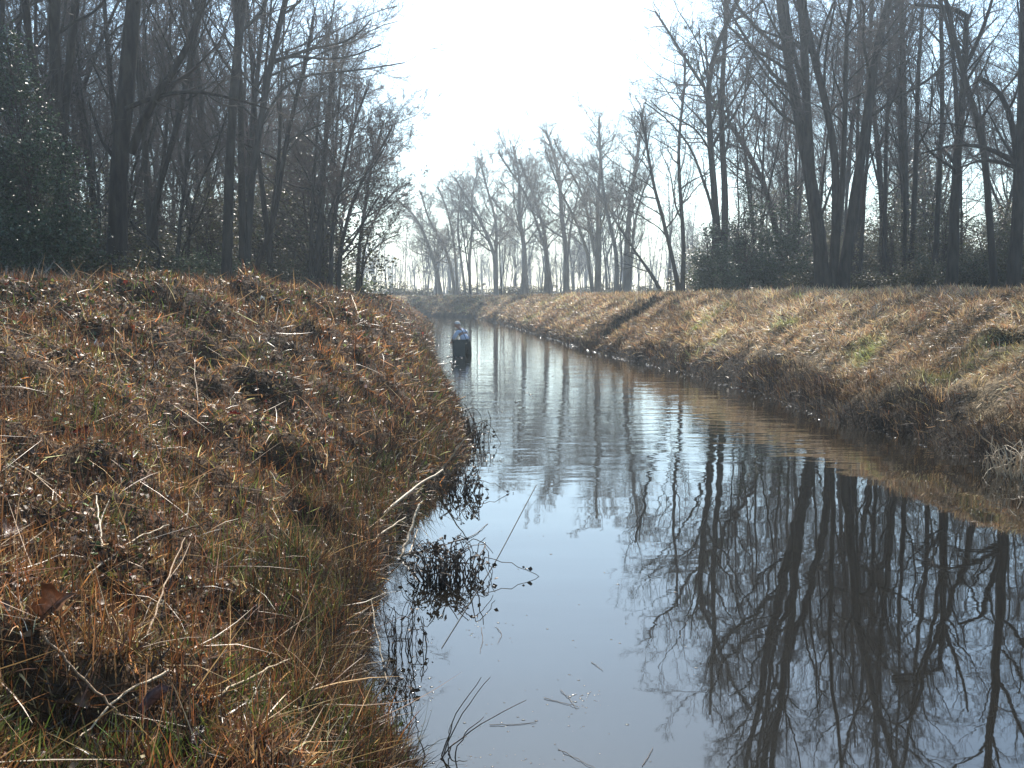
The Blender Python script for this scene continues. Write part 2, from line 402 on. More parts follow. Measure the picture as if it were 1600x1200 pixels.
nr = normals(x, y); D = np.maximum(y, 3)
fl = flakes(x, y, z, nr, np.clip(np.exp(rng.normal(-3.75, .5, n)), 0, .05) * np.clip(D / 9, 0.8, 2.2), pal(n, [REDB, DARK, TAN, (0.30, 0.19, 0.13), OLIVE, (0.06, 0.10, 0.02), (0.30, 0.045, 0.02)], [4, 4, 1.6, 1.0, 1.0, 1.4, .2], .5), 0.75, 0.015)
put('fallen_leaves', [fl], M_LEAF, True)
# green sprigs low on the left bank
n = 26000
x, y, z, s = sample(n, 2.3, 24, 'left', 0.05, 8.0, 1.5)
keep = vnoise(x, y, 0.7, 31) + vnoise(x, y, 0.25, 32) * 0.6 > 0.14; x, y, z, s = x[keep], y[keep], z[keep], s[keep]; n = len(x)
gr = blades(x, y, z, nrm(normals(x, y) * 0.5 + np.array([0, 0, .6])), rng.uniform(0.05, 0.16, n), rng.uniform(0.004, 0.008, n) * np.clip(y / 9, .8, 2), np.abs(rng.normal(0.3, 0.3, n)), rng.uniform(0, 6.28, n), rng.uniform(0, .8, n), pal(n, [(0.07, 0.11, 0.02), OLIVE, (0.12, 0.14, 0.035)], [2, 2, 1]))
put('green_grass', [gr], M_GRASS)

# weeds overhanging the left water edge, in ragged clumps
e1 = tussocks(1500, 13, 3.4, 60, 'left', 0.0, 0.6, 1.35, .06, .06, .30, (.003, .0065), [DARK, REDB, (.03, .02, .012), TAN, OLIVE, (.07, .10, .02)], [4, 2, 3, 1.2, 1.3, 1.5], 9, .5)
n = 12000
x, y, z, s = sample(n, 3.6, 60, 'left', 0.0, 0.5, 1.35); kk = clump(x, y, 0.45, 41); keep = rng.random(n) < kk; x, y, z, s, kk = x[keep], y[keep], z[keep], s[keep], kk[keep]; n = len(x)
ov = blades(x, y, np.maximum(z, 0), np.tile(np.array([[0, 0, 1.0]]), (n, 1)), rng.uniform(0.08, 0.34, n) * kk, rng.uniform(0.003, 0.006, n) * np.clip(y / 9, .8, 2.5), rng.uniform(0.2, 1.3, n), rng.normal(-0.15, 1.0, n), rng.uniform(-.2, 1.3, n),
            pal(n, [DARK, REDB, (0.03, 0.02, 0.012), TAN, STRAW], [4, 2, 3, 1, .6]), twist=1.0, segs=3)
put('edge_weeds', [e1, ov], M_WEED)

# right bank: matted straw combed down the slope, short turf on its flat top
n = 380000
x, y, z, s = sample(n, 9, 95, 'right', 0.05, 5.4, 1.25)
thin = np.clip(0.35 + 1.3 * clump(x, y, 0.45, 55), 0, 1) * (1 - 0.97 * bare(x, y)) * np.clip((s - .15 - .75 * clump(x, y, 1.1, 56) * (y < 30)) / .25, .03, 1)
keep = rng.random(n) < thin; x, y, z, s = x[keep], y[keep], z[keep], s[keep]; n = len(x)
nr = normals(x, y); D = np.maximum(y, 9); sc1 = np.clip(D / 18, 0.7, 3.5)
yaw = math.pi + 0.25 + 7.0 * vnoise(x, y, 0.55, 51) + rng.normal(0, 1.1, n)
cc = pal(n, [TAN, STRAW, RUST, REDB, DARK, GREY], [3.4, 5.6, .7, .5, 1.2, 2.4], 0.4) * np.array([1.50, 1.56, 1.68]) * (0.5 + 1.0 * clump(x, y, 0.5, 53))[:, None]
br = np.clip(vnoise(x, y, 1.6, 57) * 3 + .2, 0, 1)[:, None]; cc = cc * (1 - br * np.array([.34, .38, .42]))
mossy = np.clip(vnoise(x, y, 0.9, 58) * 4 - .9, 0, 1)[:, None]; cc = cc * (1 - mossy * np.array([.45, .15, .55]))
nr = nrm(nr + rng.normal(0, .30, (n, 3)))
mat_ = blades(x, y, z, nr, rng.uniform(0.05, 0.22, n) * np.clip(sc1, .8, 1.6), rng.uniform(0.006, 0.012, n) * sc1, rng.uniform(0.5, 1.55, n), yaw, rng.normal(0.25, 0.7, n), cc, twist=0.9, segs=3)
up_ = tussocks(5200, 11, 9, 95, 'right', 0.35, 5.0, 1.25, .08, .04, .20, (.005, .009), [TAN, RUST, REDB, DARK, STRAW, GREY], [2.6, .9, .6, 1.6, 4, 1.6], 18, .5, bare)
put('matted_straw', [mat_, up_], M_GRASS)
n = 90000
x, y, z, s = sample(n, 12, 110, 'right', 4.3, 9.5, 1.0)
nr = nrm(normals(x, y) + np.array([0, 0, .5])); sc1 = np.clip(y / 16, 0.8, 4)
gmix = np.clip((y - 22) / 14, 0, 1) * np.clip((90 - y) / 25, 0, 1) * np.clip(1.4 - np.abs(s - 6) / 3, 0, 1)
cg = np.where((rng.random(n) < gmix * 0.9)[:, None], pal(n, [(0.17, 0.23, 0.05), (0.22, 0.25, 0.07), OLIVE], [2, 2, .6]), pal(n, [TAN, STRAW, RUST, OLIVE], [3, 4, .5, .7]) * 1.3)
tf = blades(x, y, z, nr, rng.uniform(0.05, 0.15, n), rng.uniform(0.004, 0.009, n) * sc1, np.abs(rng.normal(0.4, 0.4, n)), rng.uniform(0, 6.28, n), rng.uniform(0, .9, n), cg)
put('bank_top_turf', [tf], M_GRASS)
# weeds along the right water edge, coloured near-black for the undercut's shade
n = 24000
x, y, z, s = sample(n, 9, 80, 'right', -0.02, 0.6, 1.2)
re_ = blades(x, y, np.maximum(z, 0), np.tile(np.array([[0, 0, 1.0]]), (n, 1)), rng.uniform(0.06, 0.30, n) * (0.3 + clump(x, y, 0.8, 61)), rng.uniform(0.004, 0.008, n) * np.clip(y / 18, .7, 3), np.abs(rng.normal(0.5, 0.4, n)), math.pi + rng.normal(0, 0.9, n), rng.uniform(0, 1.2, n), pal(n, [DARK, (0.018, 0.013, 0.009), TAN, REDB], [3, 5, 1.6, .8]))
put('waterside_weeds', [re_], M_WEED)
# brush added in the gully, its near-black colour carrying the shade there
n = 15000
tt = rng.random(n) * .85; x = 2.7 + .75 * tt * 5.0 + rng.normal(0, .5, n); y = 36.0 + .66 * tt * 5.0 + rng.normal(0, .5, n)
z, s, l = terrain(x, y)
gb = blades(x, y, z, np.tile(np.array([[0, 0, 1.0]]), (n, 1)), rng.uniform(0.08, 0.36, n), rng.uniform(0.010, 0.02, n), np.abs(rng.normal(0.5, 0.4, n)), rng.uniform(0, 6.28, n), rng.uniform(0, 1.0, n), pal(n, [DARK, (0.015, 0.012, 0.008), (0.035, 0.04, 0.014), REDB], [2, 5, 1.5, .3]))
put('gully_shade_brush', [gb], M_WEED)
# woodland floor on both sides: dead grass, brambles and leaves
n = 60000
xs, ys = [], []
x = rng.uniform(-70, 75, n); y = 16 + 90 * rng.random(n) ** 1.3
z, s, l = terrain(x, y)
keep = (np.abs(x) < y * 0.62) & (s > np.where(l, 6.5, 8.5)); x, y, z = x[keep], y[keep], z[keep]; n = len(x)
wf = blades(x, y, z, np.tile(np.array([[0, 0, 1.0]]), (n, 1)), rng.uniform(0.1, 0.6, n) * (0.3 + clump(x, y, 3, 71)), rng.uniform(0.006, 0.016, n) * np.clip(y / 30, .8, 3), np.abs(rng.normal(0.5, 0.4, n)), rng.uniform(0, 6.28, n), rng.uniform(0, 1.2, n), pal(n, [DARK, REDB, TAN, OLIVE], [3, 2, 1.2, 1.5]))
put('woodland_undergrowth', [wf], M_WEED)

# ------------------------------------------------------------------ trees
def resample(pts, n):
    pts = np.asarray(pts, float)
    d = np.concatenate([[0], np.cumsum(np.linalg.norm(np.diff(pts, axis=0), axis=1))])
    t = np.linspace(0, d[-1], n)
    out = np.stack([np.interp(t, d, pts[:, k]) for k in range(3)], 1)
    for _ in range(2):
        out[1:-1] = 0.25 * out[:-2] + 0.5 * out[1:-1] + 0.25 * out[2:]
    return out, d[-1]
def spawn(r, P, R, L, count, t0, t1, ang, ratio, nseg, wander, up, rmin, rscale=0.55, taper=0.5):
    B, n, _ = P.shape
    count = np.broadcast_to(np.asarray(count), (B,)).astype(int)
    idx = np.repeat(np.arange(B), count)
    if len(idx) == 0: return np.zeros((0, nseg + 1, 3)), np.zeros((0, nseg + 1)), np.zeros(0)
    rank = np.concatenate([np.arange(c) for c in count])
    t = t0 + (t1 - t0) * (rank + r.random(len(idx))) / count[idx]
    f = np.clip(t, 0, 0.999) * (n - 1); i = f.astype(int); w = (f - i)[:, None]
    a, b = P[idx, i], P[idx, i + 1]
    pos = a + (b - a) * w; tan = nrm(b - a)
    rad = R[idx, i] * (1 - w[:, 0]) + R[idx, i + 1] * w[:, 0]
    v = r.normal(0, 1, (len(idx), 3)); perp = nrm(np.cross(tan, v))
    an = np.radians(r.uniform(ang[0], ang[1], len(idx)))[:, None]
    d = nrm(tan * np.cos(an) + perp * np.sin(an) + np.array([0, 0, up * 1.2]))
    Lc = L[idx] * ratio * (1 - taper * t) * r.uniform(0.6, 1.35, len(idx))
    rc = np.maximum(rad * rscale * r.uniform(0.6, 1.0, len(idx)), rmin)
    pts = [pos]; p = pos
    for k in range(nseg):
        d = nrm(d + r.normal(0, wander, d.shape) + np.array([0, 0, up]))
        p = p + d * (Lc / nseg)[:, None]; pts.append(p)
    rr = rc[:, None] * np.linspace(1, 0.3, nseg + 1)[None]
    rr = np.maximum(rr, rmin * 0.55)
    return np.stack(pts, 1), rr, Lc
def tree_meshes(stems, seed, limbs=13, dens=0.92, t0=0.3, limb_ratio=0.40, tw=0.0046, up=0.055, ang=(35, 68), extra_limbs=(), bark=None, twig=None, levels=4, name='tree', flare=1.2):
    """stems: list of (points, base radius, tip radius). returns trunk mesh, crown mesh"""
    r = np.random.default_rng(seed)
    SP, SR, SL = [], [], []
    for pts, r0, r1 in stems:
        P, L = resample(pts, 16)
        wob = np.cumsum(r.normal(0, 0.012 * max(L, 3) / 15, (16, 3)), 0); wob -= wob[0]; wob[:, 2] = 0
        P = P + wob
        tt = np.linspace(0, 1, 16)
        R = r0 + (r1 - r0) * tt ** 0.85
        R = R * (1 + (flare - 1) * np.clip(1 - tt * 9, 0, 1) ** 2) * (1 + r.normal(0, 0.03, 16))
        SP.append(P); SR.append(R); SL.append(L)
    SP, SR, SL = np.stack(SP), np.stack(SR), np.array(SL)
    nl = np.maximum((limbs * SL / SL.max()).astype(int), 3)
    L1 = spawn(r, SP, SR, SL, nl, t0, 1.0, ang, limb_ratio, 9, 0.13, up, tw * 2.2, 0.55, 0.62)
    if len(extra_limbs):
        XP, XR, XL = [], [], []
        for pts, r0, r1 in extra_limbs:
            P, L = resample(pts, 10); XP.append(P); XR.append(np.linspace(r0, r1, 10)); XL.append(L)
        L1 = (np.concatenate([L1[0], np.stack(XP)]), np.concatenate([L1[1], np.stack(XR)]), np.concatenate([L1[2], np.array(XL) * 0.9]))
    n2 = np.maximum(1, np.round(9 * dens * np.clip(L1[2] / 3.5, 0.35, 1.3))).astype(int)
    L2 = spawn(r, *L1, n2, 0.15, 1.0, (25, 60), 0.50, 6, 0.16, up * 0.7, tw * 1.5, 0.6)
    # fine shoots straight from the stems' tops as well
    L2b = spawn(r, SP, SR, SL, np.maximum(3, (10 * dens * SL / SL.max()).astype(int)), 0.75, 1.0, (20, 55), 0.14, 6, 0.14, up, tw * 1.5, 0.6)
    L2 = tuple(np.concatenate([a, b]) for a, b in zip(L2, L2b))
    L3 = spawn(r, *L2, max(2, int(round(7 * dens))), 0.15, 1.0, (25, 60), 0.52, 3, 0.17, up * 0.5, tw * 1.15, 0.65)
    gr = [L2[:2], L3[:2]]; sd = [4, 3]
    if levels >= 4:
        L4 = spawn(r, *L3, max(2, int(round(7 * dens))), 0.2, 1.0, (22, 58), 0.75, 2, 0.16, up * 0.5, tw, 0.7)
        gr.append(L4[:2]); sd.append(3)
    V, Q = tubes([(SP, SR), L1[:2]], [10, 6])
    tm = mesh_np('trunk', V, Q, bark or M_BARK[0], None, True)
    V, Q = tubes(gr, sd)
    cm = mesh_np('crown', V, Q, twig or M_TWIG, None, False)
    return tm, cm
def make_tree(name, loc, meshes, label, cat, group=None, rz=0, scale=1.0, parts=('trunk', 'crown')):
    o = empty(name, loc, rz); o.scale = (scale,) * 3
    for pn, me in zip(parts, meshes): link(pn, me, o)
    return tag(o, label, cat, group)

def hero(name, base_px, Y, stems, label, group, seed, cat='tree', limbs_px=(), extra=0.0, lean_y=0.6, **kw):
    """stems: list of (pixel polyline, base width px, tip width px); extended upward by extra metres"""
    r = np.random.default_rng(seed + 500)
    bp = at_Y(base_px[0], base_px[1], Y); z0 = tz(bp[0], bp[1]); base = np.array([bp[0], bp[1], z0 - 0.12])
    st = []; k = Y / F_PX
    for poly, w0, w1 in stems:
        n = len(poly); bend = r.uniform(-lean_y, lean_y) * 2
        pts = []
        for i, (px, py) in enumerate(poly):
            p = at_Y(px, py, Y + bend * (i / max(n - 1, 1)) ** 1.5)
            pts.append(p)
        pts = np.array(pts)
        if abs(poly[0][1] - base_px[1]) < 30: pts[0, 2] = min(pts[0, 2], tz(pts[0, 0], pts[0, 1]) - 0.12)
        if extra > 0 and (pts[-1] - pts[-2])[2] > 0.6 * np.linalg.norm(pts[-1] - pts[-2]):
            d = pts[-1] - pts[-2]; d = d / np.linalg.norm(d); d[2] = abs(d[2])
            for q in range(3):
                d = d + np.array([r.normal(0, .08), r.normal(0, .08), 0.06]); d /= np.linalg.norm(d)
                pts = np.vstack([pts, pts[-1] + d * extra / 3])
        st.append((pts - base, w0 * k * .40, max(w1 * k * .40, 0.014)))
    xl = []
    for poly, w0, w1 in limbs_px:
        dy = r.uniform(-0.8, 0.8)
        xl.append((np.array([at_Y(px, py, Y + dy * i / len(poly)) for i, (px, py) in enumerate(poly)]) - base, w0 * k / 2, max(w1 * k / 2, 0.01)))
    ms = tree_meshes(st, seed, extra_limbs=xl, name=name, **kw)
    return make_tree(name, base, ms, label, cat, group)

GR, GL, GC = 'bare trees behind the right bank', 'bare trees behind the left bank', 'bare trees at the bend of the canal'
B1, B2, B3 = M_BARK
# ---- right bank
hero('bare_tree', (1298, 455), 38, [
    ([(1288, 457), (1284, 400), (1274, 317), (1262, 237), (1248, 190), (1242, 158), (1231, 83), (1223, 0)], 30, 6),
    ([(1296, 457), (1272, 330), (1262, 237), (1264, 195), (1258, 145), (1262, 104), (1262, 54), (1252, 0)], 22, 8),
    ([(1258, 145), (1246, 112), (1236, 60), (1228, 0)], 9, 5),
    ([(1298, 457), (1310, 317), (1309, 250), (1298, 167), (1274, 112), (1266, 60), (1252, 0)], 18, 8),
    ([(1314, 457), (1329, 333), (1342, 250), (1356, 167), (1362, 75), (1384, 0)], 24, 8),
    ([(1300, 457), (1318, 300), (1323, 150), (1320, 40), (1328, 0)], 13, 4)],
    'big clump of thick dark trunks spreading from one base, largest tree on the right bank', GR, 11, extra=7.5, limbs=16, t0=0.34, dens=1.0, bark=B1, limb_ratio=0.3)
hero('bare_tree', (1412, 425), 47, [([(1413, 440), (1417, 360), (1414, 250), (1412, 146), (1410, 0)], 13, 7)],
    'straight slender single trunk rising pole-like between the big clump and the snapped tree', GR, 12, extra=8, limbs=22, t0=0.35, limb_ratio=0.24, bark=B2)
hero('broken_tree', (1486, 450), 34, [
    ([(1486, 452), (1489, 400), (1494, 250), (1502, 167), (1506, 83), (1508, 22)], 24, 9),
    ([(1497, 200), (1490, 70), (1476, 20), (1465, -20)], 10, 5)],
    'dark tree snapped off at the top, a broken limb jutting flat to the left', GR, 13, limbs=10, t0=0.4, bark=B1, limb_ratio=0.3,
    limbs_px=[([(1508, 24), (1490, 13), (1460, 10), (1430, 7)], 9, 5), ([(1506, 110), (1530, 60), (1548, 10), (1560, -40)], 8, 3)])
hero('bare_tree', (1556, 455), 33, [([(1556, 456), (1548, 330), (1540, 220), (1525, 160), (1510, 128), (1500, 80)], 15, 8)],
    'leaning trunk bending left into the snapped tree near its middle', GR, 14, extra=3, limbs=12, t0=0.4, bark=B3)
hero('bare_tree', (1582, 455), 31, [
    ([(1580, 456), (1588, 340), (1590, 260), (1584, 200), (1579, 179), (1566, 150), (1558, 137), (1550, 121), (1530, 122)], 22, 8),
    ([(1584, 456), (1594, 300), (1597, 150), (1598, 0)], 20, 13)],
    'thick trunk with a crooked elbow-shaped branch at the right edge of the wood', GR, 15, extra=5, limbs=12, t0=0.4, bark=B1,
    limbs_px=[([(1588, 255), (1560, 238), (1530, 226), (1490, 226), (1440, 240)], 9, 3), ([(1588, 262), (1560, 252), (1530, 250), (1500, 262)], 7, 3)])
hero('bare_tree', (1128, 450), 43, [
    ([(1124, 457), (1124, 400), (1117, 325), (1110, 208), (1104, 150), (1108, 104), (1117, 71), (1146, 12)], 18, 6),
    ([(1132, 457), (1131, 417), (1133, 312), (1127, 187), (1125, 112), (1140, 42), (1135, 0)], 16, 6),
    ([(1122, 420), (1117, 333), (1100, 283), (1079, 225), (1037, 179), (1008, 160)], 9, 2)],
    'twin-stemmed tree with a long bough sweeping left above the dark evergreen thicket', GR, 16, extra=2.5, limbs=15, t0=0.38, bark=B2)
hero('bare_tree', (1228, 450), 50, [([(1232, 457), (1200, 287), (1167, 233), (1137, 187), (1108, 150), (1079, 104), (1050, 58)], 14, 4)],
    'slanting tree leaning far to the left behind the twin-stemmed tree', GR, 17, extra=1.5, limbs=16, t0=0.3, bark=B3)
hero('bare_tree', (1012, 455), 66, [([(1038, 462), (1025, 440), (1008, 415), (990, 390), (975, 368)], 9, 3)],
    'low crooked stem leaning left over the grassy bank top by the bend', GR, 18, extra=0.6, limbs=7, t0=0.3, bark=B3, tw=0.006, limb_ratio=0.5)
hero('bare_tree', (1062, 452), 52, [([(1064, 457), (1050, 400), (1032, 330), (1020, 290), (1012, 240)], 10, 4), ([(1066, 457), (1068, 380), (1060, 300), (1056, 220), (1066, 150)], 10, 4)],
    'forked slim tree just left of the pale-leaved evergreen', GR, 19, extra=2.0, limbs=14, t0=0.3, bark=B2)
hero('bare_tree', (1378, 452), 44, [([(1380, 457), (1382, 360), (1384, 240), (1390, 120), (1386, 20)], 9, 5)],
    'thin straight tree hard by the right side of the big clump', GR, 20, extra=6, limbs=18, t0=0.4, limb_ratio=0.25, bark=B3)
hero('bare_tree', (1455, 452), 41, [([(1458, 457), (1466, 330), (1470, 220), (1474, 110), (1470, 0)], 11, 6)],
    'slim upright tree just left of the snapped tree', GR, 28, extra=6, limbs=18, t0=0.38, limb_ratio=0.26, bark=B1)
# ---- far end, by the bend
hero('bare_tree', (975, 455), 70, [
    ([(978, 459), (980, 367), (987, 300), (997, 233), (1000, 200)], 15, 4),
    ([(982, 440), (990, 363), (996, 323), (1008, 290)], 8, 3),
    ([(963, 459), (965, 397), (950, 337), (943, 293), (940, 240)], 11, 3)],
    'darkest multi-stemmed tree at the bend, standing where the green turf ends', GC, 21, extra=1.5, limbs=16, t0=0.3, bark=M_HAZEBARK, twig=M_TWIGPALE, limb_ratio=0.46, ang=(35, 72), tw=0.0065, dens=0.95)
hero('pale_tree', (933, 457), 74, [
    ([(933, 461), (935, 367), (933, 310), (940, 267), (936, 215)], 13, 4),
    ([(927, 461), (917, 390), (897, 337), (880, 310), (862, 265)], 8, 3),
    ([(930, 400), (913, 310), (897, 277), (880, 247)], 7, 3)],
    'pale hazy tree with a column trunk and fanned limbs beside the darkest bend tree', GC, 22, extra=1.5, limbs=14, t0=0.3, bark=M_HAZEBARK, twig=M_TWIGPALE, tw=0.0065, dens=0.95)
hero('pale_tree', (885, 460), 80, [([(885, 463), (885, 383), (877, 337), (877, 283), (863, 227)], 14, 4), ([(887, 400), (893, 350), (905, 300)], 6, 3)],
    'stout pale tree with a straight thick trunk at the middle of the bend', GC, 23, extra=1.2, limbs=15, t0=0.35, bark=M_HAZEBARK, twig=M_TWIGPALE, tw=0.0068, dens=0.95)
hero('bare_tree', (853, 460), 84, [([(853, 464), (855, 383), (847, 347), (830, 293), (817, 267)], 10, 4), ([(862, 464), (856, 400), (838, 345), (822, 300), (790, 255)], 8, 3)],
    'pair of grey stems leaning left, left of the stout pale trunk', GC, 24, extra=1.0, limbs=16, t0=0.3, bark=M_HAZEBARK, twig=M_TWIGPALE, limb_ratio=0.46, ang=(35, 72), tw=0.0068, dens=0.95)
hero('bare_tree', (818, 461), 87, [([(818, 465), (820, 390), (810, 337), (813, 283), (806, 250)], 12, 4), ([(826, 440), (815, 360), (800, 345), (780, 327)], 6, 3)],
    'upright hazy tree with a thick lower trunk above the middle of the canal', GC, 25, extra=1.2, limbs=16, t0=0.32, bark=M_HAZEBARK, twig=M_TWIGPALE, limb_ratio=0.46, ang=(35, 72), tw=0.0068, dens=0.95)
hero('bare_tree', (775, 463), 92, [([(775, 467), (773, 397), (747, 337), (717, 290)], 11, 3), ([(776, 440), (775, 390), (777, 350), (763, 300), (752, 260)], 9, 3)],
    'hazy tree whose long bough slants left toward the open sky', GC, 26, extra=0.8, limbs=16, t0=0.3, bark=M_HAZEBARK, twig=M_TWIGPALE, limb_ratio=0.46, ang=(35, 72), tw=0.0072, dens=0.95)
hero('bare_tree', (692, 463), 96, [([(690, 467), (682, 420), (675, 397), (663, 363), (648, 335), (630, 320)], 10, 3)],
    'leftmost tree of the bend, bowed left above the far bank', GC, 27, extra=0.6, limbs=16, t0=0.28, bark=M_HAZEBARK, twig=M_TWIGPALE, limb_ratio=0.46, ang=(35, 72), tw=0.0072, dens=0.95)
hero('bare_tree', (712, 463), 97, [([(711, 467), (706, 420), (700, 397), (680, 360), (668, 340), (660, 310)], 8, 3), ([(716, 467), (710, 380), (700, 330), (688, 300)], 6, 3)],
    'slim double stem next right of the leftmost bowed tree', GC, 29, extra=0.6, limbs=16, t0=0.3, bark=M_HAZEBARK, twig=M_TWIGPALE, limb_ratio=0.46, ang=(35, 72), tw=0.0072, dens=0.95)
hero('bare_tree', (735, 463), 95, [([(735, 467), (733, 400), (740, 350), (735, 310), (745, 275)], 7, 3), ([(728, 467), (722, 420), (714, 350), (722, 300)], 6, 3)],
    'thin upright pair of stems in the haze above the man', GC, 30, extra=0.6, limbs=16, t0=0.3, bark=M_HAZEBARK, twig=M_TWIGPALE, limb_ratio=0.46, ang=(35, 72), tw=0.0072, dens=0.95)
# ---- left bank
hero('bare_tree', (180, 425), 24, [([(181, 428), (182, 400), (185, 292), (194, 167), (203, 62), (210, -20)], 40, 20)],
    'massive straight trunk, thickest on the left bank, beside the glossy evergreen', GL, 41, extra=7, limbs=15, t0=0.45, bark=B3, flare=1.3,
    limbs_px=[([(205, 240), (222, 185), (250, 142), (283, 96), (312, 30), (325, -20)], 14, 7), ([(197, 170), (240, 150), (300, 140), (350, 150), (420, 170)], 8, 3), ([(186, 255), (160, 225), (140, 160)], 8, 4)])
hero('bare_tree', (352, 425), 28, [([(352, 428), (355, 380), (358, 271), (362, 167), (371, 83), (380, -10)], 20, 13)],
    'tall straight clean trunk standing midway along the left wood edge', GL, 42, extra=8, limbs=14, t0=0.42, bark=B1)
hero('bare_tree', (388, 425), 31, [([(384, 428), (388, 380), (392, 271), (408, 196), (423, 104), (444, 21)], 15, 9)],
    'trunk close right of the clean one, its long boughs reaching out over the canal', GL, 43, extra=4, limbs=12, t0=0.4, bark=B2,
    limbs_px=[([(423, 100), (480, 76), (550, 66), (566, 48), (580, 30)], 6, 2), ([(424, 95), (460, 85), (495, 93), (545, 92), (595, 70)], 5, 2), ([(410, 190), (450, 118), (545, 112), (610, 102), (632, 98)], 5, 2)])
hero('bare_tree', (394, 422), 32, [([(390, 405), (402, 393), (425, 375), (433, 317), (440, 270), (452, 200), (470, 130)], 11, 6)],
    'trunk curving up like a hook from the foot of its straight neighbour', GL, 44, extra=2, limbs=12, t0=0.4, bark=B3)
hero('bare_tree', (92, 424), 26, [([(95, 427), (96, 300), (92, 210), (86, 120), (84, 60), (88, -20)], 24, 16), ([(92, 240), (60, 160), (50, 90), (37, -10)], 14, 12), ([(97, 230), (105, 120), (113, 40), (120, -20)], 16, 13)],
    'three dark stems forking high above the glossy evergreen', GL, 45, extra=6, limbs=12, t0=0.45, bark=B1)
hero('bare_tree', (494, 440), 36, [([(493, 442), (496, 400), (502, 333), (505, 260), (512, 180), (520, 120)], 17, 6)],
    'broad dark trunk on the shoulder of the left bank, leftmost of the canal-edge cluster', GL, 46, extra=1.5, limbs=15, t0=0.3, limb_ratio=0.55, ang=(42, 78), dens=1.2, bark=B1)
hero('bare_tree', (517, 443), 37, [([(516, 445), (519, 367), (529, 308), (540, 250), (552, 200)], 10, 4)],
    'middle stem of the cluster where the left wood meets the canal', GL, 47, extra=1.5, limbs=15, t0=0.28, limb_ratio=0.55, ang=(42, 78), dens=1.2, bark=B2, twig=M_TWIGRED)
hero('bare_tree', (527, 446), 38, [([(527, 448), (530, 400), (540, 345), (556, 300), (575, 262), (590, 240)], 10, 4), ([(531, 400), (545, 385), (560, 362), (572, 340)], 6, 3)],
    'canal-edge stem bending right with a low side branch', GL, 48, extra=1.0, limbs=15, t0=0.28, limb_ratio=0.55, ang=(42, 78), dens=1.2, bark=B2, twig=M_TWIGRED)
hero('bare_tree', (559, 454), 41, [([(558, 456), (562, 375), (571, 325), (577, 270), (590, 220)], 9, 4), ([(562, 456), (564, 430), (573, 400), (600, 375), (622, 366)], 6, 2), ([(563, 440), (568, 390), (590, 330), (612, 300), (640, 285)], 6, 2)],
    'last tree of the left wood, standing alone above the canal slope', GL, 49, extra=0.8, limbs=15, t0=0.28, limb_ratio=0.55, ang=(42, 78), dens=1.2, bark=B1)
hero('bare_tree', (250, 424), 29, [([(228, 430), (235, 340), (252, 280), (275, 215), (295, 130), (310, 40)], 13, 7)],
    'dark trunk slanting right, close behind the massive straight trunk', GL, 50, extra=5, limbs=14, t0=0.35, bark=B1)
hero('bare_tree', (272, 424), 31, [([(272, 430), (283, 330), (292, 260), (312, 225), (345, 208)], 9, 4), ([(292, 262), (292, 210), (300, 130), (290, 40)], 8, 5)],
    'crooked tree with a bough arched to the right, between the massive and clean trunks', GL, 51, extra=3, limbs=14, t0=0.3, bark=B2)
hero('young_tree', (292, 424), 30, [([(291, 430), (296, 350), (302, 310), (315, 280), (330, 250)], 5, 3), ([(286, 430), (280, 395), (300, 365), (318, 330), (330, 290)], 4, 2)],
    'thin forked sapling against the gap in the left wood', GL, 52, extra=1.5, limbs=14, t0=0.3, bark=B3)
hero('crooked_tree', (250, 424), 23.5, [([(205, 345), (215, 360), (232, 372), (246, 385), (251, 398), (246, 430)], 6, 4)],
    'bare crooked stem drooping from the massive trunk to the ground', GL, 53, limbs=4, t0=0.5, bark=B2, limb_ratio=0.3, dens=0.4)

# ---- fill of the wood: copies of eight kinds
def rand_stem(r, H, lean=0.08, start=(0, 0)):
    p = np.array([start[0], start[1], -0.1]); d = nrm(np.array([r.normal(0, lean), r.normal(0, lean), 1.0])); pts = [p]
    for k in range(7):
        p = p + d * H / 7; pts.append(p)
        d = nrm(d + np.array([r.normal(0, lean * .7), r.normal(0, lean * .7), 0.05]))
    return np.array(pts)
PROTO = []
pr = np.random.default_rng(99)
def fork(P, k, r, H, spread):
    s = P[k]; d = nrm(np.array([r.normal(0, spread), r.normal(0, spread), 1.0])); pts = [s]; p = s
    for q in range(5):
        p = p + d * H / 5; pts.append(p); d = nrm(d + np.array([r.normal(0, .06), r.normal(0, .06), .08]))
    return np.array(pts)
for i in range(9):
    H = [15, 16, 14, 15, 13, 16, 9, 8, 12][i]; r = np.random.default_rng(300 + i)
    main = rand_stem(r, H, [.03, .04, .10, .06, .14, .05, .12, .15, .08][i]); rad = [.12, .14, .11, .115, .095, .15, .05, .045, .08][i]
    stems = [(main, rad, 0.03)]
    if i in (1, 2, 4, 5, 8): stems.append((fork(main, 2 if i != 5 else 1, r, H * 0.68, .28), rad * 0.7, 0.025))
    if i in (2, 5): stems.append((fork(main, 3, r, H * 0.55, .35), rad * 0.55, 0.022))
    if i in (3,): stems.append((rand_stem(r, H * .8, .12, (0.35, 0.1)), rad * .7, .025))
    PROTO.append(tree_meshes(stems, 400 + i, limbs=[15, 15, 14, 14, 14, 15, 13, 12, 16][i], t0=[.38, .34, .3, .32, .28, .36, .25, .22, .3][i], dens=0.74, tw=0.0062,
                             bark=M_BARK[i % 3], twig=[M_TWIG, M_TWIG, M_TWIGRED][i % 3], limb_ratio=[.38, .38, .42, .38, .44, .38, .42, .45, .42][i]))
KIND = ['straight bare tree', 'forked bare tree', 'spreading bare tree', 'double-stemmed bare tree', 'leaning bare tree', 'broad forked bare tree', 'slender sapling', 'crooked sapling', 'slim forked tree']
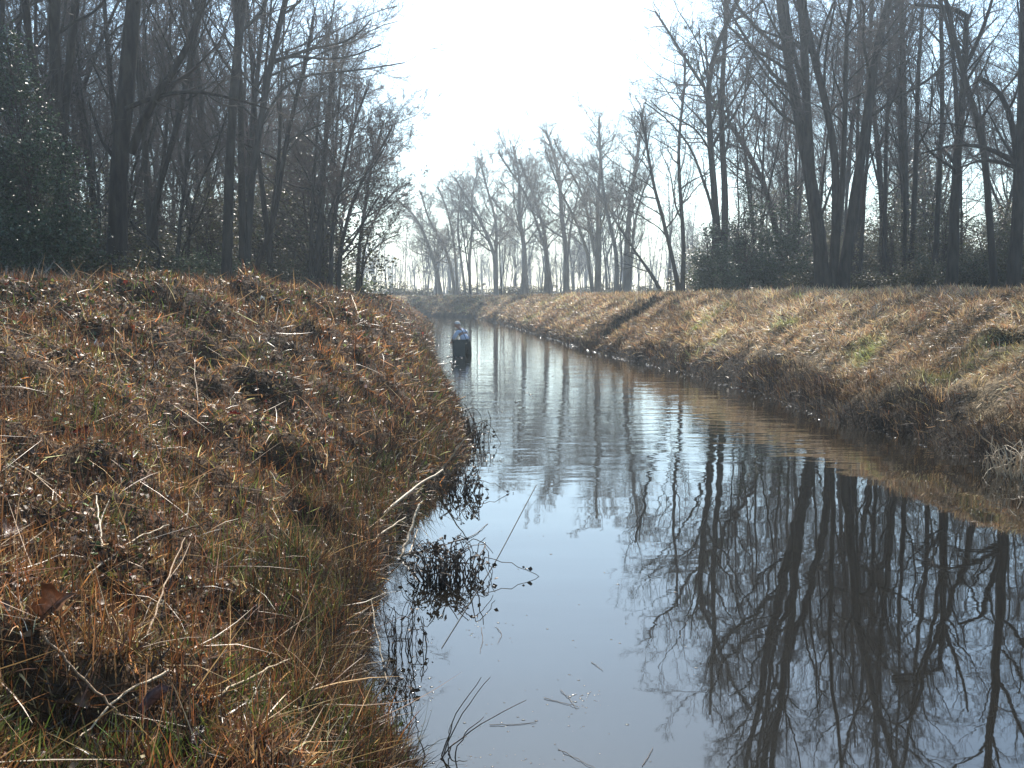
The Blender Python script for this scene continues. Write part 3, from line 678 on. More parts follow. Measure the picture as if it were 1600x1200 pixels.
NAME = ['bare_tree', 'forked_tree', 'spreading_tree', 'double_tree', 'leaning_tree', 'broad_tree', 'sapling', 'crooked_sapling', 'slim_tree']
fr = np.random.default_rng(1234)
placed = []
def try_place(px, Y, k, scale, where, group, mind=1.3):
    x = (px - 800) / F_PX * Y
    if any((x - a) ** 2 + (Y - b) ** 2 < mind ** 2 for a, b in placed): return False
    z, s, l = terrain(np.array([x]), np.array([Y]))
    if s[0] < 4.2: return False
    placed.append((x, Y))
    make_tree(NAME[k], (x, Y, z[0] - 0.05), PROTO[k], '%s %s' % (KIND[k], where), 'tree' if k not in (6, 7) else 'sapling', group, fr.uniform(0, 6.28), scale)
    return True
def lim_left(Y): return 575 - 900 / Y * 2.2      # right-hand limit of the left wood's trunks
cnt = 0
for _ in range(3000):
    if cnt >= 130: break
    Y = 31 + 58 * fr.random() ** 1.2; px = fr.uniform(-170, lim_left(Y))
    far = Y > 50
    sc_ = fr.uniform(0.8, 1.15)
    if px > 380: sc_ *= np.clip(1.0 - (px - 380) / 480, 0.55, 1)
    k = fr.choice(9, p=[.2, .12, .10, .10, .10, .06, .12, .1, .1])
    cnt += try_place(px, Y, k, sc_, 'deep in the shaded left wood' if far else 'near the front of the shaded left wood', 'trees filling the left wood', 1.4)
cnt = 0
for _ in range(3000):
    if cnt >= 70: break
    Y = 42 + 60 * fr.random() ** 1.2; px = fr.uniform(1075, 1760)
    if px < 1090 and Y < 55: continue
    far = Y > 66
    sc_ = fr.uniform(0.85, 1.2)
    if px < 1160: sc_ *= 0.8
    k = fr.choice(9, p=[.24, .10, .08, .10, .08, .06, .14, .1, .1])
    cnt += try_place(px, Y, k, sc_, 'deep in the airy right wood' if far else 'near the front of the airy right wood', 'trees filling the right wood', 1.6)
cnt = 0
for _ in range(2000):
    if cnt >= 48: break
    Y = fr.uniform(90, 160); px = fr.uniform(610, 1090)
    k = fr.choice(9, p=[.2, .15, .15, .1, .1, .1, .06, .04, .1])
    cnt += try_place(px, Y, k, fr.uniform(0.55, 0.85) * (0.75 + 0.4 * np.clip((px - 700) / 300, 0, 1)), 'faint in the haze beyond the bend', 'hazy trees beyond the bend', 1.8)

# ---- far wood that reads as one mass
V, Q, off = [], [], 0
fw = np.random.default_rng(5)
def far_tree(r, H):
    main = rand_stem(r, H, .08); st = [(main, .16, .03)]
    P, L = resample(main, 10); R = np.linspace(.16, .03, 10)
    L1 = spawn(r, P[None], R[None], np.array([H]), 12, .2, 1, (30, 60), .36, 5, .14, .1, .03)
    L2 = spawn(r, *L1, 6, .2, 1, (25, 60), .5, 3, .15, .05, .022)
    L3 = spawn(r, *L2, 4, .2, 1, (25, 60), .55, 2, .15, .05, .016)
    return tubes([(P[None], R[None]), L1[:2], L2[:2], L3[:2]], [5, 3, 3, 3])
kinds = [far_tree(fw, h) for h in (11, 13, 9, 12)]
for i in range(380):
    Y = fw.uniform(165, 300); px = fw.uniform(430, 1150) if i % 3 else fw.uniform(-100, 1750)
    x = (px - 800) / F_PX * Y; v, q = kinds[i % 4]; a = fw.uniform(0, 6.28); s = fw.uniform(0.55, 1.0)
    rot = np.array([[math.cos(a), -math.sin(a), 0], [math.sin(a), math.cos(a), 0], [0, 0, 1]])
    V.append(v @ rot.T * s + np.array([x, Y, tz(x, Y)])); Q.append(q + off); off += len(v)
o = link('far_forest', mesh_np('far_forest', np.concatenate(V), np.concatenate(Q), M_TWIG)); tag(o, kind='stuff')

# ---- evergreens and thickets
def leaf_cloud(r, lobes, n, size, colors, droop=0.2):
    """leaf-sized folded faces spread in uneven lobes (cx, cy, cz, rx, ry, rz)"""
    lob = np.array(lobes); vol = lob[:, 3] * lob[:, 4] * lob[:, 5]; k = r.choice(len(lob), n, p=vol / vol.sum())
    u = nrm(r.normal(0, 1, (n, 3))) * (r.random((n, 1)) ** 0.45) * r.uniform(.8, 1.12, (n, 1))
    p = lob[k, :3] + u * lob[k, 3:]
    # sprays: leaves gather round twig ends, leaving gaps
    cen = p[r.integers(0, n, max(n // 28, 1))]; own = r.integers(0, len(cen), n)
    p = np.where((r.random(n) < 0.85)[:, None], cen[own] + r.normal(0, 0.16, (n, 3)) * np.array([1, 1, .55]), p)
    p[:, 2] = np.maximum(p[:, 2], 0.05)
    c = np.array(colors)[r.integers(0, len(colors), n)] * np.exp(r.normal(0, .3, (n, 1)))
    nrv = nrm(r.normal(0, .6, (n, 3)) + np.array([0, 0, 1.0]))
    return flakes(p[:, 0], p[:, 1], p[:, 2], nrv, size * r.uniform(.6, 1.3, n), c, 0.5)
def bush(name, px, py, Y, lobes, n, size, colors, label, cat, group=None, seed=0, mat=None, stems=8, twigs=True, bark=None):
    r = np.random.default_rng(seed); b = at_Y(px, py, Y); base = (b[0], b[1], tz(b[0], b[1]) - 0.03)
    o = empty(name, base)
    lob = np.array(lobes)
    P, R = [], []
    for i in range(stems):
        l = lob[r.integers(0, len(lob))]; tip = l[:3] + r.uniform(-.7, .7, 3) * l[3:]
        tip[2] = max(tip[2], .3); mid = tip * np.array([.45, .45, .55]) + r.normal(0, .12, 3)
        q, L = resample(np.array([[r.normal(0, .12), r.normal(0, .12), 0], mid, tip]), 8); P.append(q); R.append(np.linspace(.035, .01, 8))
    P, R = np.stack(P), np.stack(R); L = np.linalg.norm(P[:, -1] - P[:, 0], axis=1)
    g = [(P, R)]; sd = [5]
    if twigs:
        a = spawn(r, P, R, L, 9, .2, 1, (30, 65), .4, 5, .18, .08, .007); b_ = spawn(r, *a, 6, .15, 1, (30, 60), .5, 3, .2, .05, .005)
        g += [a[:2], b_[:2]]; sd += [4, 3]
    Vv, Qq = tubes(g, sd); link('stems', mesh_np('stems', Vv, Qq, bark or M_TWIG), o)
    if n:
        Vv, T, C = leaf_cloud(r, lobes, n, size, colors); link('foliage', mesh_np('foliage', Vv, np.zeros((0, 4), int), mat or M_HOLLY, np.clip(C, .004, .9), False, T), o)
    return tag(o, label, cat, group)
DG = [(0.030, 0.052, 0.022), (0.040, 0.068, 0.028), (0.024, 0.042, 0.02), (0.065, 0.095, 0.042)]
OB = [(0.075, 0.065, 0.028), (0.10, 0.085, 0.035), (0.06, 0.045, 0.022), (0.055, 0.065, 0.022)]
bush('evergreen_bush', 62, 428, 22.5, [(-.6, 0, 1.0, 1.3, 1.1, 1.0), (.45, -.1, .9, .9, .9, .9), (.75, -.2, 1.5, .45, .5, .4), (-.8, .2, 2.5, 1.0, 1.0, .9), (.55, -.2, 2.2, .5, .6, .4), (.25, -.1, 2.9, .7, .7, .45), (.0, .1, 3.6, .5, .6, .4), (-.9, .2, 4.4, .8, .9, .8), (-.3, .1, 4.2, .4, .5, .3), (.7, -.1, 2.75, .3, .3, .25), (-.5, 0, 5.2, .4, .4, .4)], 34000, 0.066, DG,
     'tall dark glossy-leaved evergreen filling the left end of the wood', 'evergreen bush', None, 71, stems=12)
bush('evergreen_bush', 1112, 457, 40, [(-.2, 0, .8, .55, .6, .8), (-.55, -.1, 1.5, .3, .4, .3), (.3, 0, 1.7, .45, .5, .45), (-.1, 0, 2.4, .3, .3, .35), (-.9, 0, .9, .25, .3, .2), (.7, 0, .7, .4, .4, .6)], 6000, 0.085, [(0.06, 0.085, 0.045), (0.085, 0.11, 0.06), (0.04, 0.06, 0.03)],
     'paler grey-green evergreen at the left end of the dark thicket', 'evergreen bush', 'evergreens of the right wood', 72)
bush('evergreen_bush', 1165, 457, 42, [(-.6, 0, .7, .7, .8, .7), (.5, 0, 1.1, .8, .9, .8), (-.2, .1, 2.0, .6, .7, .55), (.75, 0, 2.4, .45, .6, .55), (.1, 0, 3.0, .5, .5, .5), (-.75, 0, 2.7, .3, .3, .35), (.45, .1, 3.7, .35, .35, .4), (-.1, 0, 4.3, .25, .25, .4), (-1.2, 0, 1.4, .35, .4, .3)], 12500, 0.08, DG,
     'dark evergreen thicket below the twin-stemmed tree', 'evergreen bush', 'evergreens of the right wood', 73)
bush('evergreen_bush', 1225, 457, 42.5, [(-.5, 0, .8, .7, .8, .8), (.5, 0, 1.0, .8, .9, .7), (0, 0, 2.1, .55, .6, .6), (-.7, .1, 2.3, .4, .5, .4), (.5, 0, 2.8, .4, .5, .5), (-.1, 0, 3.5, .35, .4, .5), (.9, 0, 1.9, .3, .4, .35), (.2, 0, 4.2, .22, .25, .4)], 12000, 0.08, DG,
     'dark evergreen just left of the big trunk clump', 'evergreen bush', 'evergreens of the right wood', 74)
bush('evergreen_bush', 1412, 455, 50, [(0, 0, .9, 1.9, 1, .9), (.9, 0, 1.3, 1.0, .9, .9)], 11000, 0.09, DG,
     'low dark evergreen at the foot of the pole-like tree', 'evergreen bush', 'evergreens of the right wood', 75)
# a thin pine with needle tufts behind the twin-stemmed tree
bp = at_Y(1112, 455, 48); zz = tz(bp[0], bp[1]); r = np.random.default_rng(76)
po = empty('pine_tree', (bp[0], bp[1], zz - .05))
Pm, L = resample(np.array([(0, 0, 0), (.1, 0, 4), (-.2, 0, 8), (-.5, 0, 12)]), 12)
L1 = spawn(r, Pm[None], np.linspace(.12, .04, 12)[None], np.array([12.0]), 16, .62, 1, (50, 85), .16, 6, .12, .06, .012)
Vv, Qq = tubes([(Pm[None], np.linspace(.12, .04, 12)[None]), L1[:2]], [7, 4]); link('trunk', mesh_np('trunk', Vv, Qq, B1, None, True), po)
tips = L1[0][:, 3:].reshape(-1, 3); tips = tips[r.integers(0, len(tips), 70)] + r.normal(0, .12, (70, 3)); c = np.repeat(tips, 90, 0); m = len(c); d = nrm(r.normal(0, 1, (m, 3)) + np.array([0, 0, .3]))
Vv, Qq, Cc = blades(c[:, 0], c[:, 1], c[:, 2], d, r.uniform(.12, .24, m), np.full(m, .012), np.zeros(m), r.uniform(0, 6.28, m), np.zeros(m), np.array(DG)[r.integers(0, 4, m)])
link('crown', mesh_np('crown', Vv, Qq, M_HOLLY, Cc), po); tag(po, 'thin pine with dark needle tufts showing high through the twin-stemmed tree', 'pine tree')
# scrub along both wood edges
scr = [(1275, 39.2, 'olive scrub at the left foot of the big trunk clump'), (1345, 39.5, 'brown leafy scrub at the right foot of the big trunk clump'), (1385, 45, 'tall tawny scrub behind the thin straight tree'),
       (1440, 39, 'low olive scrub spreading left of the snapped tree'), (1470, 42, 'tall viny scrub behind the snapped tree'), (1520, 37, 'green-brown scrub between the snapped and leaning trunks'),
       (1560, 39, 'tall brown scrub behind the leaning trunk'), (1600, 36, 'scrub cut by the right edge of the photo'),
       (1345, 52, 'grey-brown scrub far back right of the big clump'), (1300, 56, 'tangled scrub far back behind the big clump'), (1490, 54, 'brown scrub far back behind the snapped tree'), (1570, 52, 'brown scrub far back at the right edge')]
for i, (px, Y, lab) in enumerate(scr):
    r = np.random.default_rng(800 + i); tall = 1.3 + 1.5 * r.random() + (1.3 if 'tall' in lab or 'far back' in lab else 0)
    tall *= 0.55 if 'low' in lab or 'foot' in lab else 1.0
    bush('scrub', px, 456, Y, [(-.5, 0, tall * .4, 1.2, .9, tall * .55), (.6, .1, tall * .5, 1.1, .9, tall * .6), (0, 0, tall * .8, .7, .6, tall * .4)], 7500, 0.07, OB, lab, 'shrub', 'scrub along the right wood', 830 + i, M_GRASS, 16)
scl = [(20, 21.5, 'grey tangle of fallen twigs under the glossy evergreen'), (130, 23, 'low twiggy scrub between the evergreen and the massive trunk'), (225, 25, 'olive scrub right of the massive trunk'), (262, 27, 'pale-leaved low scrub under the crooked tree'),
       (312, 29, 'scrub with pale leaf sprays in the gap of the left wood'), (330, 33, 'tall grey scrub behind the gap of the left wood'), (420, 34, 'dark scrub below the hook-shaped trunk'), (450, 38, 'evergreen-tinted scrub right of the hook-shaped trunk'),
       (470, 44, 'grey scrub behind the broad dark trunk'), (60, 32, 'dark scrub far back behind the glossy evergreen'), (160, 36, 'dark scrub far back behind the massive trunk'), (250, 42, 'dark scrub far back in the left wood'), (380, 46, 'dark scrub far back behind the clean trunk')]
for i, (px, Y, lab) in enumerate(scl):
    r = np.random.default_rng(900 + i); tall = (0.8 + 0.8 * r.random()) * (2.3 if 'tall' in lab or 'far back' in lab else 1) * (0.6 if 'low' in lab or 'tangle' in lab else 1)
    pale = 'pale' in lab
    bush('scrub', px, 430, Y, [(-.5, 0, tall * .4, 1.0, .8, tall * .55), (.5, .1, tall * .5, 1.0, .8, tall * .55), (0, 0, tall * .8, .7, .6, tall * .35)], 0 if 'tangle' in lab else 6000, 0.065, [(0.07, 0.09, 0.04), (0.10, 0.12, 0.055)] if pale else OB[1:], lab, 'shrub', 'scrub along the left wood', 930 + i, M_GRASS, 16, True, M_TWIGPALE if 'tangle' in lab else None)
# more brush far back in both woods, copies of the scrub above
src = [o for o in COL.objects if o.parent is None and o.name.startswith('scrub') and o.get('category') == 'shrub' and 'tangle' not in o['label']]
br_ = np.random.default_rng(4242)
def copy_tree(o):
    c = o.copy(); COL.objects.link(c)
    for ch in list(o.children):
        d = ch.copy(); COL.objects.link(d); d.parent = c
    return c
for side, n_, plo, phi, ylo, yhi in (('left', 64, -60, 520, 36, 80), ('right', 58, 1110, 1700, 50, 100)):
    for i in range(n_):
        Y = br_.uniform(ylo, yhi); px = br_.uniform(plo, phi if side == 'right' else min(phi, lim_left(Y) - 20)); x = (px - 800) / F_PX * Y
        c = copy_tree(src[br_.integers(0, len(src))]); c.location = (x, Y, tz(x, Y) - .03); c.rotation_euler = (0, 0, br_.uniform(0, 6.28)); k = br_.uniform(1.0, 2.0); c.scale = (k * 1.25, k * 1.25, k)
        c['label'] = 'dim brown scrub far back between the trunks of the %s wood' % side; c['group'] = 'dim scrub deep in the %s wood' % side
# low hazy bushes on the far bank
for i, px in enumerate((612, 648, 730, 795, 835, 905, 950, 1000)):
    r = np.random.default_rng(970 + i); h = r.uniform(.8, 1.7)
    bush('far_bush', px, 463, 100 + 6 * (i % 3), [(-.8, 0, h * .4, 1.6, 1.2, h * .6), (1.0, 0, h * .45, 1.6, 1.2, h * .6)], 2500, 0.13, OB,
         ['low brown bush at the left end of the far bank', 'rounded olive bush beside the leftmost bowed tree', 'small bush below the thin upright pair of stems', 'dim bush left of the hazy tree with the thick lower trunk', 'dim bush left of the paired grey stems', 'bush between the stout and the column trunks', 'bush below the pale fan-limbed tree', 'bush right of the darkest tree at the bend'][i], 'bush', 'bushes on the far bank', 980 + i, M_GRASS, 10)
# ------------------------------------------------------------------ single small things
M_PALESTALK = principled('pale_stalk', (0.50, 0.40, 0.27), 0.5, 0.4, ((0.33, 0.24, 0.14), 14), 0.3, 40)
M_DARKSTALK = principled('dark_stalk', (0.045, 0.030, 0.020), 0.6, 0.4, ((0.09, 0.055, 0.03), 14), 0.3, 40)
M_BROWNSTALK = principled('brown_stalk', (0.17, 0.10, 0.055), 0.6, 0.3, ((0.26, 0.17, 0.09), 14), 0.3, 40)
M_LINE = principled('line', (.03, .028, .025), .6, .2)
def curve_tube(pts, r0, r1, n=14, k=6, jit=0.0, seed=0):
    P, L = resample(pts, n); rr = np.random.default_rng(seed)
    P[1:-1] += rr.normal(0, jit, (n - 2, 3))
    return P[None], np.linspace(r0, r1, n)[None]
def tube_thing(name, curves, mat, label, cat, group=None):
    V, Q = tubes(curves, [6] * len(curves)); c = V.mean(0)
    me = mesh_np(name, V - c, Q, mat, None, True)
    return tag(link(name, me, None, c), label, cat, group)
def stalk(p0, p1, lift0, lift1, r0, r1, mat, label, seed, sag=0.02, side=()):
    """a dead stalk lying between two ground points (pixels), raised by lift metres at each end"""
    a = ground_hit(*p0) + np.array([0, 0, lift0]); b = ground_hit(*p1) + np.array([0, 0, lift1])
    m = (a + b) / 2 + np.array([0, 0, -sag]); r = np.random.default_rng(seed)
    cv = [curve_tube([a, m + r.normal(0, .012, 3), b], r0, r1, jit=.003, seed=seed)]
    for t, off, ln in side:
        s = a + (b - a) * t; e = s + (b - a) * ln + np.array(off); cv.append(curve_tube([s, (s + e) / 2 + r.normal(0, .008, 3), e], r1 * 1.1, r1 * .6, seed=seed + 1))
    return tube_thing('dead_stalk', cv, mat, label, 'stalk', 'dead stalks on the left bank')
def stalk_over(p0, p1, Y1, r0, r1, mat, label, seed, bow=0.03):
    """a stalk rooted on the ground at p0 whose free tip is seen at p1, Y1 metres out"""
    a = ground_hit(*p0); b = at_Y(*p1, Y1); m = (a + b) / 2 + np.array([0, 0, bow])
    return tube_thing('dead_stalk', [curve_tube([a, m, b], r0, r1, jit=.004, seed=seed)], mat, label, 'stalk', 'dead stalks on the left bank')
stalk_over((596, 806), (692, 734), 9.6, 0.014, 0.009, M_PALESTALK, 'long pale dead cane lying level over the dark water edge', 1)
stalk_over((676, 748), (728, 682), 10.6, 0.011, 0.005, M_PALESTALK, 'pale bent reed standing up from the tip of the long cane', 2, -.03)
stalk_over((626, 872), (655, 788), 8.2, 0.013, 0.009, M_PALESTALK, 'short thick pale reed leaning upright below the long cane', 3, .0)
stalk_over((640, 866), (652, 828), 8.2, 0.008, 0.005, M_PALESTALK, 'thin short reed beside the short thick pale reed', 4, .0)
stalk_over((560, 868), (634, 808), 8.4, 0.009, 0.004, M_PALESTALK, 'slim pale stem slanting to the water left of the thick reed', 5)
stalk_over((604, 1072), (580, 938), 5.7, 0.005, 0.003, M_PALESTALK, 'thin straight pale stem upright near the low water edge', 6, 0)
stalk((160, 868), (152, 812), .04, .12, .006, .004, M_PALESTALK, 'short pale forked stem in the left middle of the bank', 7, -.02, [(0.4, (.06, 0, .03), .4)])
stalk((312, 640), (306, 575), .02, .10, .005, .003, M_BROWNSTALK, 'brown curved stem hooked over the brown stubble', 8, -.05)
stalk((264, 1075), (120, 1180), .05, .04, .005, .003, M_PALESTALK, 'long straw-coloured stem arcing across the lower left litter', 9, -.05)
stalk((70, 1020), (190, 1150), .05, .06, .005, .004, M_BROWNSTALK, 'long brown stem crossing under the straw-coloured arc', 10, -.03)
stalk((562, 500), (549, 470), .01, .12, .012, .008, M_PALESTALK, 'pale short stick on the bank crest near the last tree', 11, 0)
stalk((230, 1010), (290, 870), .04, .10, .005, .003, M_BROWNSTALK, 'slender tawny stem leaning in the middle litter', 12, -.02, [(0.5, (.05, .02, .05), .3)])
stalk((135, 920), (265, 850), .05, .10, .004, .003, M_PALESTALK, 'thin pale stem reaching right over a dark hollow', 13, -.04)
stalk((330, 1110), (470, 1040), .04, .06, .004, .003, M_PALESTALK, 'straw stem lying before the rounded dark leaf', 14, -.03)

def leaf_thing(px, py, size, color, label, seed, name='fallen_leaf', rough=0.35, curl=0.5, lobed=True, lift=0.05, cat='leaf', group=None, tilt=0.5):
    """one curled leaf: lobed outline, midrib fold, thickness"""
    r = np.random.default_rng(seed); p = ground_hit(px, py) + np.array([0, 0, lift])
    bm = bmesh.new(); n = 18; ring = []
    for i in range(n):
        a = 2 * math.pi * i / n
        rad = size * (0.5 + (0.13 * math.cos(5 * a) if lobed else 0)) * (1 + .12 * r.normal()); x = rad * math.cos(a); y = rad * .62 * math.sin(a)
        ring.append((x, y, curl * size * (abs(y / size) * 1.3 - .6 * (x / size) ** 2 + .05 * r.normal())))
    vin = [bm.verts.new((x * .5, y * .5, z * .35 - .02 * size)) for x, y, z in ring]; vo = [bm.verts.new(q) for q in ring]; c = bm.verts.new((0, 0, -.03 * size))
    for i in range(n):
        j = (i + 1) % n; bm.faces.new((c, vin[i], vin[j])); bm.faces.new((vin[i], vo[i], vo[j], vin[j]))
    st0 = bm.verts.new((size * .5, .01 * size, 0)); st1 = bm.verts.new((size * .5, -.01 * size, .005)); st2 = bm.verts.new((size * .85, 0, .08 * size)); bm.faces.new((st0, st1, st2))
    bmesh.ops.solidify(bm, geom=bm.faces[:], thickness=.0012)
    for f in bm.faces: f.smooth = True
    me = bpy.data.meshes.new(name); bm.to_mesh(me); bm.free()
    me.materials.append(principled(name + '_%d' % seed, color, rough, .5, (tuple(c_ * .6 for c_ in color), 30), .2, 60))
    o = link(name, me, None, p); o.rotation_euler = (r.normal(0, tilt), r.normal(0, tilt), r.uniform(0, 6.28))
    return tag(o, label, cat, group)
leaf_thing(365, 656, .11, (.32, .05, .025), 'red fallen leaf right of the green sprigs, lying alone on the stubble', 21, tilt=.3)
leaf_thing(290, 690, .12, (.36, .06, .025), 'brightest red leaf, lower of the two near the bank middle', 22, tilt=.3)
leaf_thing(126, 690, .12, (.26, .05, .03), 'dull red leaf at the left side of the bank', 23, tilt=.3)
leaf_thing(12, 850, .14, (.50, .36, .30), 'pale pinkish curled leaf at the left edge', 24, lobed=False, curl=.9)
leaf_thing(84, 985, .13, (.36, .20, .12), 'pinkish-brown oak leaf standing on edge in the litter', 25, curl=.8, tilt=1.0, lift=.08)
leaf_thing(245, 1122, .13, (.16, .10, .09), 'rounded dark purplish leaf low on the left bank', 26, lobed=False, curl=.4, lift=.06)
leaf_thing(300, 1176, .10, (.10, .06, .06), 'dark cupped leaf at the bottom of the bank', 27, lobed=False, curl=.9)
leaf_thing(120, 1128, .11, (.30, .19, .12), 'tan lobed leaf near the crossing stems', 28, curl=.6)
def litter(px, py, size, label, seed):
    r = np.random.default_rng(seed); p = ground_hit(px, py) + np.array([0, 0, size * .2])
    bm = bmesh.new(); bmesh.ops.create_grid(bm, x_segments=7, y_segments=5, size=size * .5)
    for v in bm.verts:
        v.co.x *= 1.5; v.co.z = size * (.42 * math.sin(v.co.x / size * 5 + seed) + .34 * math.cos(v.co.y / size * 9) + .16 * r.normal()); v.co.y += .07 * size * r.normal()
    bmesh.ops.solidify(bm, geom=bm.faces[:], thickness=.002)
    me = bpy.data.meshes.new('paper_scrap'); bm.to_mesh(me); bm.free(); me.materials.append(principled('white_scrap', (.62, .6, .58), .35, .5))
    o = link('paper_scrap', me, None, p); o.rotation_euler = (r.normal(0, .5), r.normal(0, .5), .5 + r.normal()); tag(o, label, 'litter')
litter(156, 541, .06, 'crumpled white scrap on the left slope, larger of the two', 31)
litter(408, 468, .055, 'small white scrap near the crest of the left bank', 32)

# tangle of dead weed standing in the calm water by the left bank
def tangle(name, px0, pyb, wpx, hpx, n, label, cat, seed, mat, lean=0.0, r0=.004):
    r = np.random.default_rng(seed); b = at_Z(px0, pyb, 0.0); Y = b[1]; k = Y / F_PX; W, H = wpx * k, hpx * k; cv = []
    for i in range(n):
        s = np.array([r.normal(0, W * .25), r.normal(0, W * .22), -.05]); e = np.array([s[0] * 1.3 + r.normal(lean * W, W * .28), s[1] + r.normal(0, W * .25), H * r.uniform(.25, 1.0)])
        e[0] = np.clip(e[0], -W * .55, W * .55); m = (s + e) / 2 + np.array([r.normal(0, W * .1), r.normal(0, W * .1), H * .28])
        cv.append(curve_tube([s, m, e], r0 * r.uniform(.6, 1.3), r0 * .5, 8, jit=.006, seed=seed + i))
        if r.random() < .6:
            f = e + np.array([r.normal(0, W * .25), r.normal(0, W * .2), -H * r.uniform(.2, .9)]); f[2] = max(f[2], -.02); cv.append(curve_tube([e, (e + f) / 2 + np.array([0, 0, H * .15]), f], r0 * .6, r0 * .4, 8, jit=.005, seed=seed + 99 + i))
    V, Q = tubes(cv, [5] * len(cv)); m = int(n * (4 if n > 25 else 1)); ends = np.array([c[0][0, r.integers(3, 8)] for c in cv]); q = ends[r.integers(0, len(ends), m)] + r.normal(0, .015, (m, 3)); q[:, 2] = np.abs(q[:, 2])
    fv, ft, fc = flakes(q[:, 0], q[:, 1], q[:, 2], nrm(r.normal(0, 1, (m, 3))), r.uniform(.015, .05, m) * (1 if name == 'weed_tangle' else .01), np.zeros((m, 3)), .5, 0)
    o = link(name, mesh_np(name, np.concatenate([V, fv]), Q, mat, None, True, ft + len(V)), None, b); return tag(o, label, cat)
tangle('weed_tangle', 700, 905, 105, 66, 70, 'dark tangle of dead weed standing in the calm water by the bank', 'weed', 41, M_DARKSTALK, r0=.0055)
tangle('weed_tangle', 632, 1010, 50, 90, 15, 'dark drooping weed at the left water edge, below the big tangle', 'weed', 42, M_DARKSTALK, .2)
tangle('weed_tangle', 610, 1085, 60, 60, 18, 'dark low weed hanging into the water beside the glinting corner', 'weed', 43, M_DARKSTALK, .2)
tangle('weed_tangle', 716, 770, 60, 50, 40, 'small dark weed clump under the bent reed', 'weed', 44, M_DARKSTALK, .2, .006)
tangle('weed_tangle', 735, 690, 50, 60, 40, 'upright dark weed clump at the bulge of the left bank', 'weed', 45, M_DARKSTALK, .0, .008)
tangle('straw_heap', 1588, 742, 90, 60, 46, 'heap of bleached straw at the right water edge', 'straw heap', 46, M_PALESTALK, 0, .007)
# dead plant with long stems in the near corner
b = at_Z(700, 1185, 0.0); k = b[1] / F_PX; cv = []
for i, (px, py, Y) in enumerate(((752, 1058, b[1] + .1), (766, 1058, b[1] + .15), (822, 1094, b[1] + .05), (756, 1120, b[1]), (706, 1130, b[1] + .1), (790, 1180, b[1] + .1), (650, 1120, b[1]), (730, 1150, b[1] + .1))):
    e = at_Y(px, py, Y); s = b + np.array([random.gauss(-.03, .04), random.gauss(0, .04), -.03]); cv.append(curve_tube([s - b, (s + e) / 2 - b + np.array([-.02, 0, .03]), e - b], .0035, .0015, 10, jit=.003, seed=i))
V, Q = tubes(cv, [5] * len(cv)); tag(link('dead_plant', mesh_np('dead_plant', V, Q, M_DARKSTALK, None, True), None, b), 'dead plant with long thin stems fanning over the near water', 'plant')
# the fishing line, slack on the calm water
a, c = at_Z(690, 1012, .004), at_Z(838, 757, .004)
tube_thing('fishing_line', [curve_tube([a, a * .62 + c * .38 + np.array([.03, 0, 0]), c], .002, .0032, 20)], M_LINE, 'long thin line lying slack across the calm water', 'line')
# twigs afloat
def afloat(pts, label, seed, r0=.0017):
    P = [at_Z(x, y, .004) for x, y in pts]; return tube_thing('floating_twig', [curve_tube(P, r0, r0 * .6, 12, jit=.002, seed=seed)], M_DARKSTALK, label, 'twig', 'twigs afloat on the calm water')
afloat([(752, 980), (755, 1000), (750, 1020)], 'short squiggled twig floating right of the drooping weed', 1)
afloat([(776, 980), (785, 990), (778, 1005)], 'tiny hooked twig floating by the squiggled one', 2)
afloat([(850, 1090), (880, 1098), (905, 1105)], 'twig floating flat amid the glinting specks', 3)
afloat([(876, 1078), (890, 1092), (900, 1106)], 'twig crossing the one amid the glinting specks', 4)
afloat([(765, 1132), (800, 1132), (838, 1128)], 'straight twig floating just above the fanning dead plant', 5)
afloat([(872, 1170), (900, 1185), (930, 1200)], 'twig floating at the bottom of the photo', 6)
afloat([(924, 1034), (933, 1040), (942, 1047)], 'short twig alone near the reflected treetops', 7)
afloat([(1004, 1196), (1014, 1180), (1020, 1168)], 'short upright-looking twig floating under the reflected crowns', 8)
afloat([(700, 848), (740, 838), (762, 818)], 'thin curved stem trailing from the bank below the bent reed', 9, .004)
# glossy specks of debris and foam, added to make sun glints on the water
r = np.random.default_rng(61); pts = []
for cx, cy, sx, sy, n in ((905, 1095, 28, 9, 40), (800, 1130, 90, 12, 30), (640, 1080, 30, 30, 60), (610, 1150, 30, 30, 60), (760, 985, 30, 12, 22), (770, 860, 60, 30, 18), (700, 700, 22, 12, 30), (730, 720, 30, 14, 40),
                         (860, 1000, 110, 90, 34), (760, 1185, 90, 10, 40), (745, 690, 14, 12, 30), (705, 560, 14, 14, 60), (698, 520, 10, 12, 40), (1000, 1040, 120, 30, 12), (800, 600, 60, 50, 30), (690, 585, 12, 10, 40)):
    for i in range(n):
        q = at_Z(cx + r.normal(0, sx), max(cy + r.normal(0, sy), 492), 0.0); pts.append(q)
for i in range(300):    # along the foot of the right bank
    t = r.random() ** 1.0; y = 11 * (78 / 11) ** t; x = np.interp(y, RIGHT[:, 1], RIGHT[:, 0]) - abs(r.normal(0, .14)) - .02; pts.append(np.array([x, y, 0]))
pts = np.array(pts); z, s, l = terrain(pts[:, 0], pts[:, 1]); pts = pts[s < 0.03]; n = len(pts)
sz = np.clip(np.exp(r.normal(-5.4, .45, n)), .001, .009) * np.clip(pts[:, 1] / 7, .6, 5)
sph = [(math.cos(a) * math.sin(t), math.sin(a) * math.sin(t), math.cos(t)) for t in (R_(35), R_(70), R_(100)) for a in [i * math.pi / 4 for i in range(8)]] + [(0, 0, 1)]
sph = np.array(sph); V = (pts[:, None] + sph[None] * sz[:, None, None] * np.array([1.6, 1.0, .55])).reshape(-1, 3); Q, T = [], []
